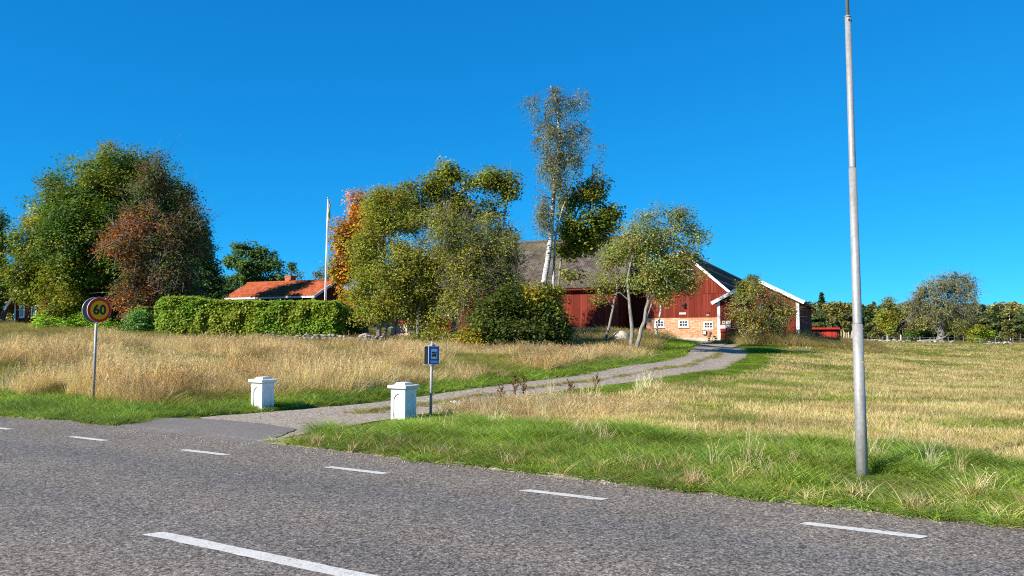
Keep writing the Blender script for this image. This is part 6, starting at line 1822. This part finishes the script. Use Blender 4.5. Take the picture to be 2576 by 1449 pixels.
    nearlamp = np.hypot(x - gl[0], (y - gl[1] + .5)) < .75; ht[nearlamp] = np.minimum(ht[nearlamp], .1)
    col = col * (.74 + .52 * vnoise(x, y, 73, .9))[:, None]
    k_ = {5.5: .8, 12: .9, 18: 1.05, 26: 1.3, 36: 1.6, 50: 2.2, 72: 4.0}[ya]
    wd = wd * k_ * rng.uniform(.8, 1.25, n_)
    col = col * rng.uniform(.78, 1.25, (n_, 1)) * np.stack([rng.uniform(.9, 1.12, n_), np.ones(n_), rng.uniform(.85, 1.15, n_)], 1)
    z = hgt(x, y) + .01
    GP.append(np.stack([x, y, z], 1)); rz_ = rng.random(n_) * 6.28; phi = .3 + 1.2 * (vnoise(x, y, 71, 3.0) - .5); th_ = np.where(idx >= 6, .22, .1) * (vnoise(x, y, 72, 1.5) + .3) + rng.normal(0, .08, n_); th_[(idx == 9) | (idx == 10)] *= .3
    GR.append(np.stack([-th_ * np.sin(phi - rz_), th_ * np.cos(phi - rz_), rz_], 1)); GS.append(np.stack([wd, wd, ht], 1)); GI.append(idx); GC.append(col)
GP, GR, GS, GI, GC = [np.concatenate(a) for a in (GP, GR, GS, GI, GC)]
isg = GI < 6; isst = (GI == 9) | (GI == 10); isdry = ~isg & ~isst
for nm, mk, lab in (('green_grass', isg, 'green grass on the verges, meadow and field'), ('dry_grass', isdry, 'tall straw coloured dry grass of the meadow'), ('stubble', isst, 'short pale stubble in the mown field')):
    o = scatter(nm, GP[mk], GR[mk], GS[mk], GI[mk], GC[mk], gcoll); o['label'] = lab
# loose chippings along the asphalt edge and in the driveway mouth
n_ = 900
al_ = rng.uniform(-14, 10, n_); of_ = EDGE + rng.normal(.0, .12, n_)
gp = NR[None] * of_[:, None] + RD[None] * al_[:, None]
mth = rng.integers(2, 40, 2200); lt = rng.random(2200); gm = DLs[mth] * (1 - lt)[:, None] + DRs[mth] * lt[:, None] + rng.normal(0, .1, (2200, 2))
gp = np.concatenate([gp, gm]); gz_ = np.maximum(hgt(gp[:, 0], gp[:, 1]) + .012, .004); n_ = len(gp)
scoll = proto_collection('chipping', [mm.copy() for mm in stone_meshes[:4]], STONE)
cs = rng.uniform(.01, .03, (n_, 1)) * np.ones((1, 3))
o = scatter('loose_gravel', np.c_[gp, gz_], rng.uniform(0, 6.28, (n_, 3)), cs, rng.integers(0, 4, n_), np.ones((n_, 3)), scoll); o['label'] = 'loose grey chippings along the asphalt edge and driveway'

# dock weeds and a white flower by the blue sign
DOCK = leaf_mat('dock_seed', .2)
def dock(px, py, h_, label):
    g_ = ground_px(px, py); root = thing('dock_plant', label, 'weed', (g_[0], g_[1], g_[2]), random.random() * 6)
    s = MB(); s.tube([(0, 0, 0), (.02, .01, h_ * .5), (.03, -.01, h_)], [.007, .006, .003], 6)
    for k_ in range(5):
        z = h_ * (.45 + .1 * k_); a = k_ * 2.4; s.tube([(.02, 0, z), (.02 + .1 * math.cos(a), .1 * math.sin(a), z + .16)], [.004, .002], 4)
    s.build('stalk', simple_mat('dock_stalk', (.17, .085, .05), .9) if 'dock_stalk' not in bpy.data.materials else bpy.data.materials['dock_stalk'], root)
    C = []
    for k_ in range(6):
        z = h_ * (.45 + .1 * k_); a = k_ * 2.4
        for j in range(46):
            u_ = rng.random(); C.append((.02 + .1 * u_ * math.cos(a) + rng.normal(0, .014), .1 * u_ * math.sin(a) + rng.normal(0, .014), z + .16 * u_ + rng.normal(0, .014)))
    v, q = leaf_quads(np.array(C), .026, .2); cc = np.array((.16, .07, .035)) * rng.uniform(.7, 1.4, (len(C), 1))
    obj('seed_heads', mesh_arrays('seed_heads', v, q, None, False, np.repeat(cc, 4, 0)), DOCK, root)
dock(1296, 1030, .78, 'tallest brown dock stalk in the straw clump beside the driveway')
dock(1318, 1026, .70, 'second brown dock stalk just right of the tallest one')
dock(1262, 1030, .48, 'short brown dock stalk left of the tallest one')
dock(1438, 1010, .42, 'low brown dock stalk on the right of the straw clump')
dock(1500, 1000, .5, 'lone brown dock stalk near the driveway edge')
g_ = ground_px(1144, 1065)
root = thing('yarrow_flower', 'single white umbel flower in the grass right of the blue sign', 'flower', (g_[0], g_[1], g_[2]))
s = MB(); s.tube([(0, 0, 0), (.01, 0, .42)], [.005, .003], 5); s.build('stem', simple_mat('flower_stem', (.1, .16, .04), .8), root)
C = np.stack([rng.normal(0, .045, 90), rng.normal(0, .045, 90), .43 + rng.normal(0, .008, 90)], 1); v, q = leaf_quads(C, .022, 2.0)
obj('umbel', mesh_arrays('umbel', v, q), WHITE, root)
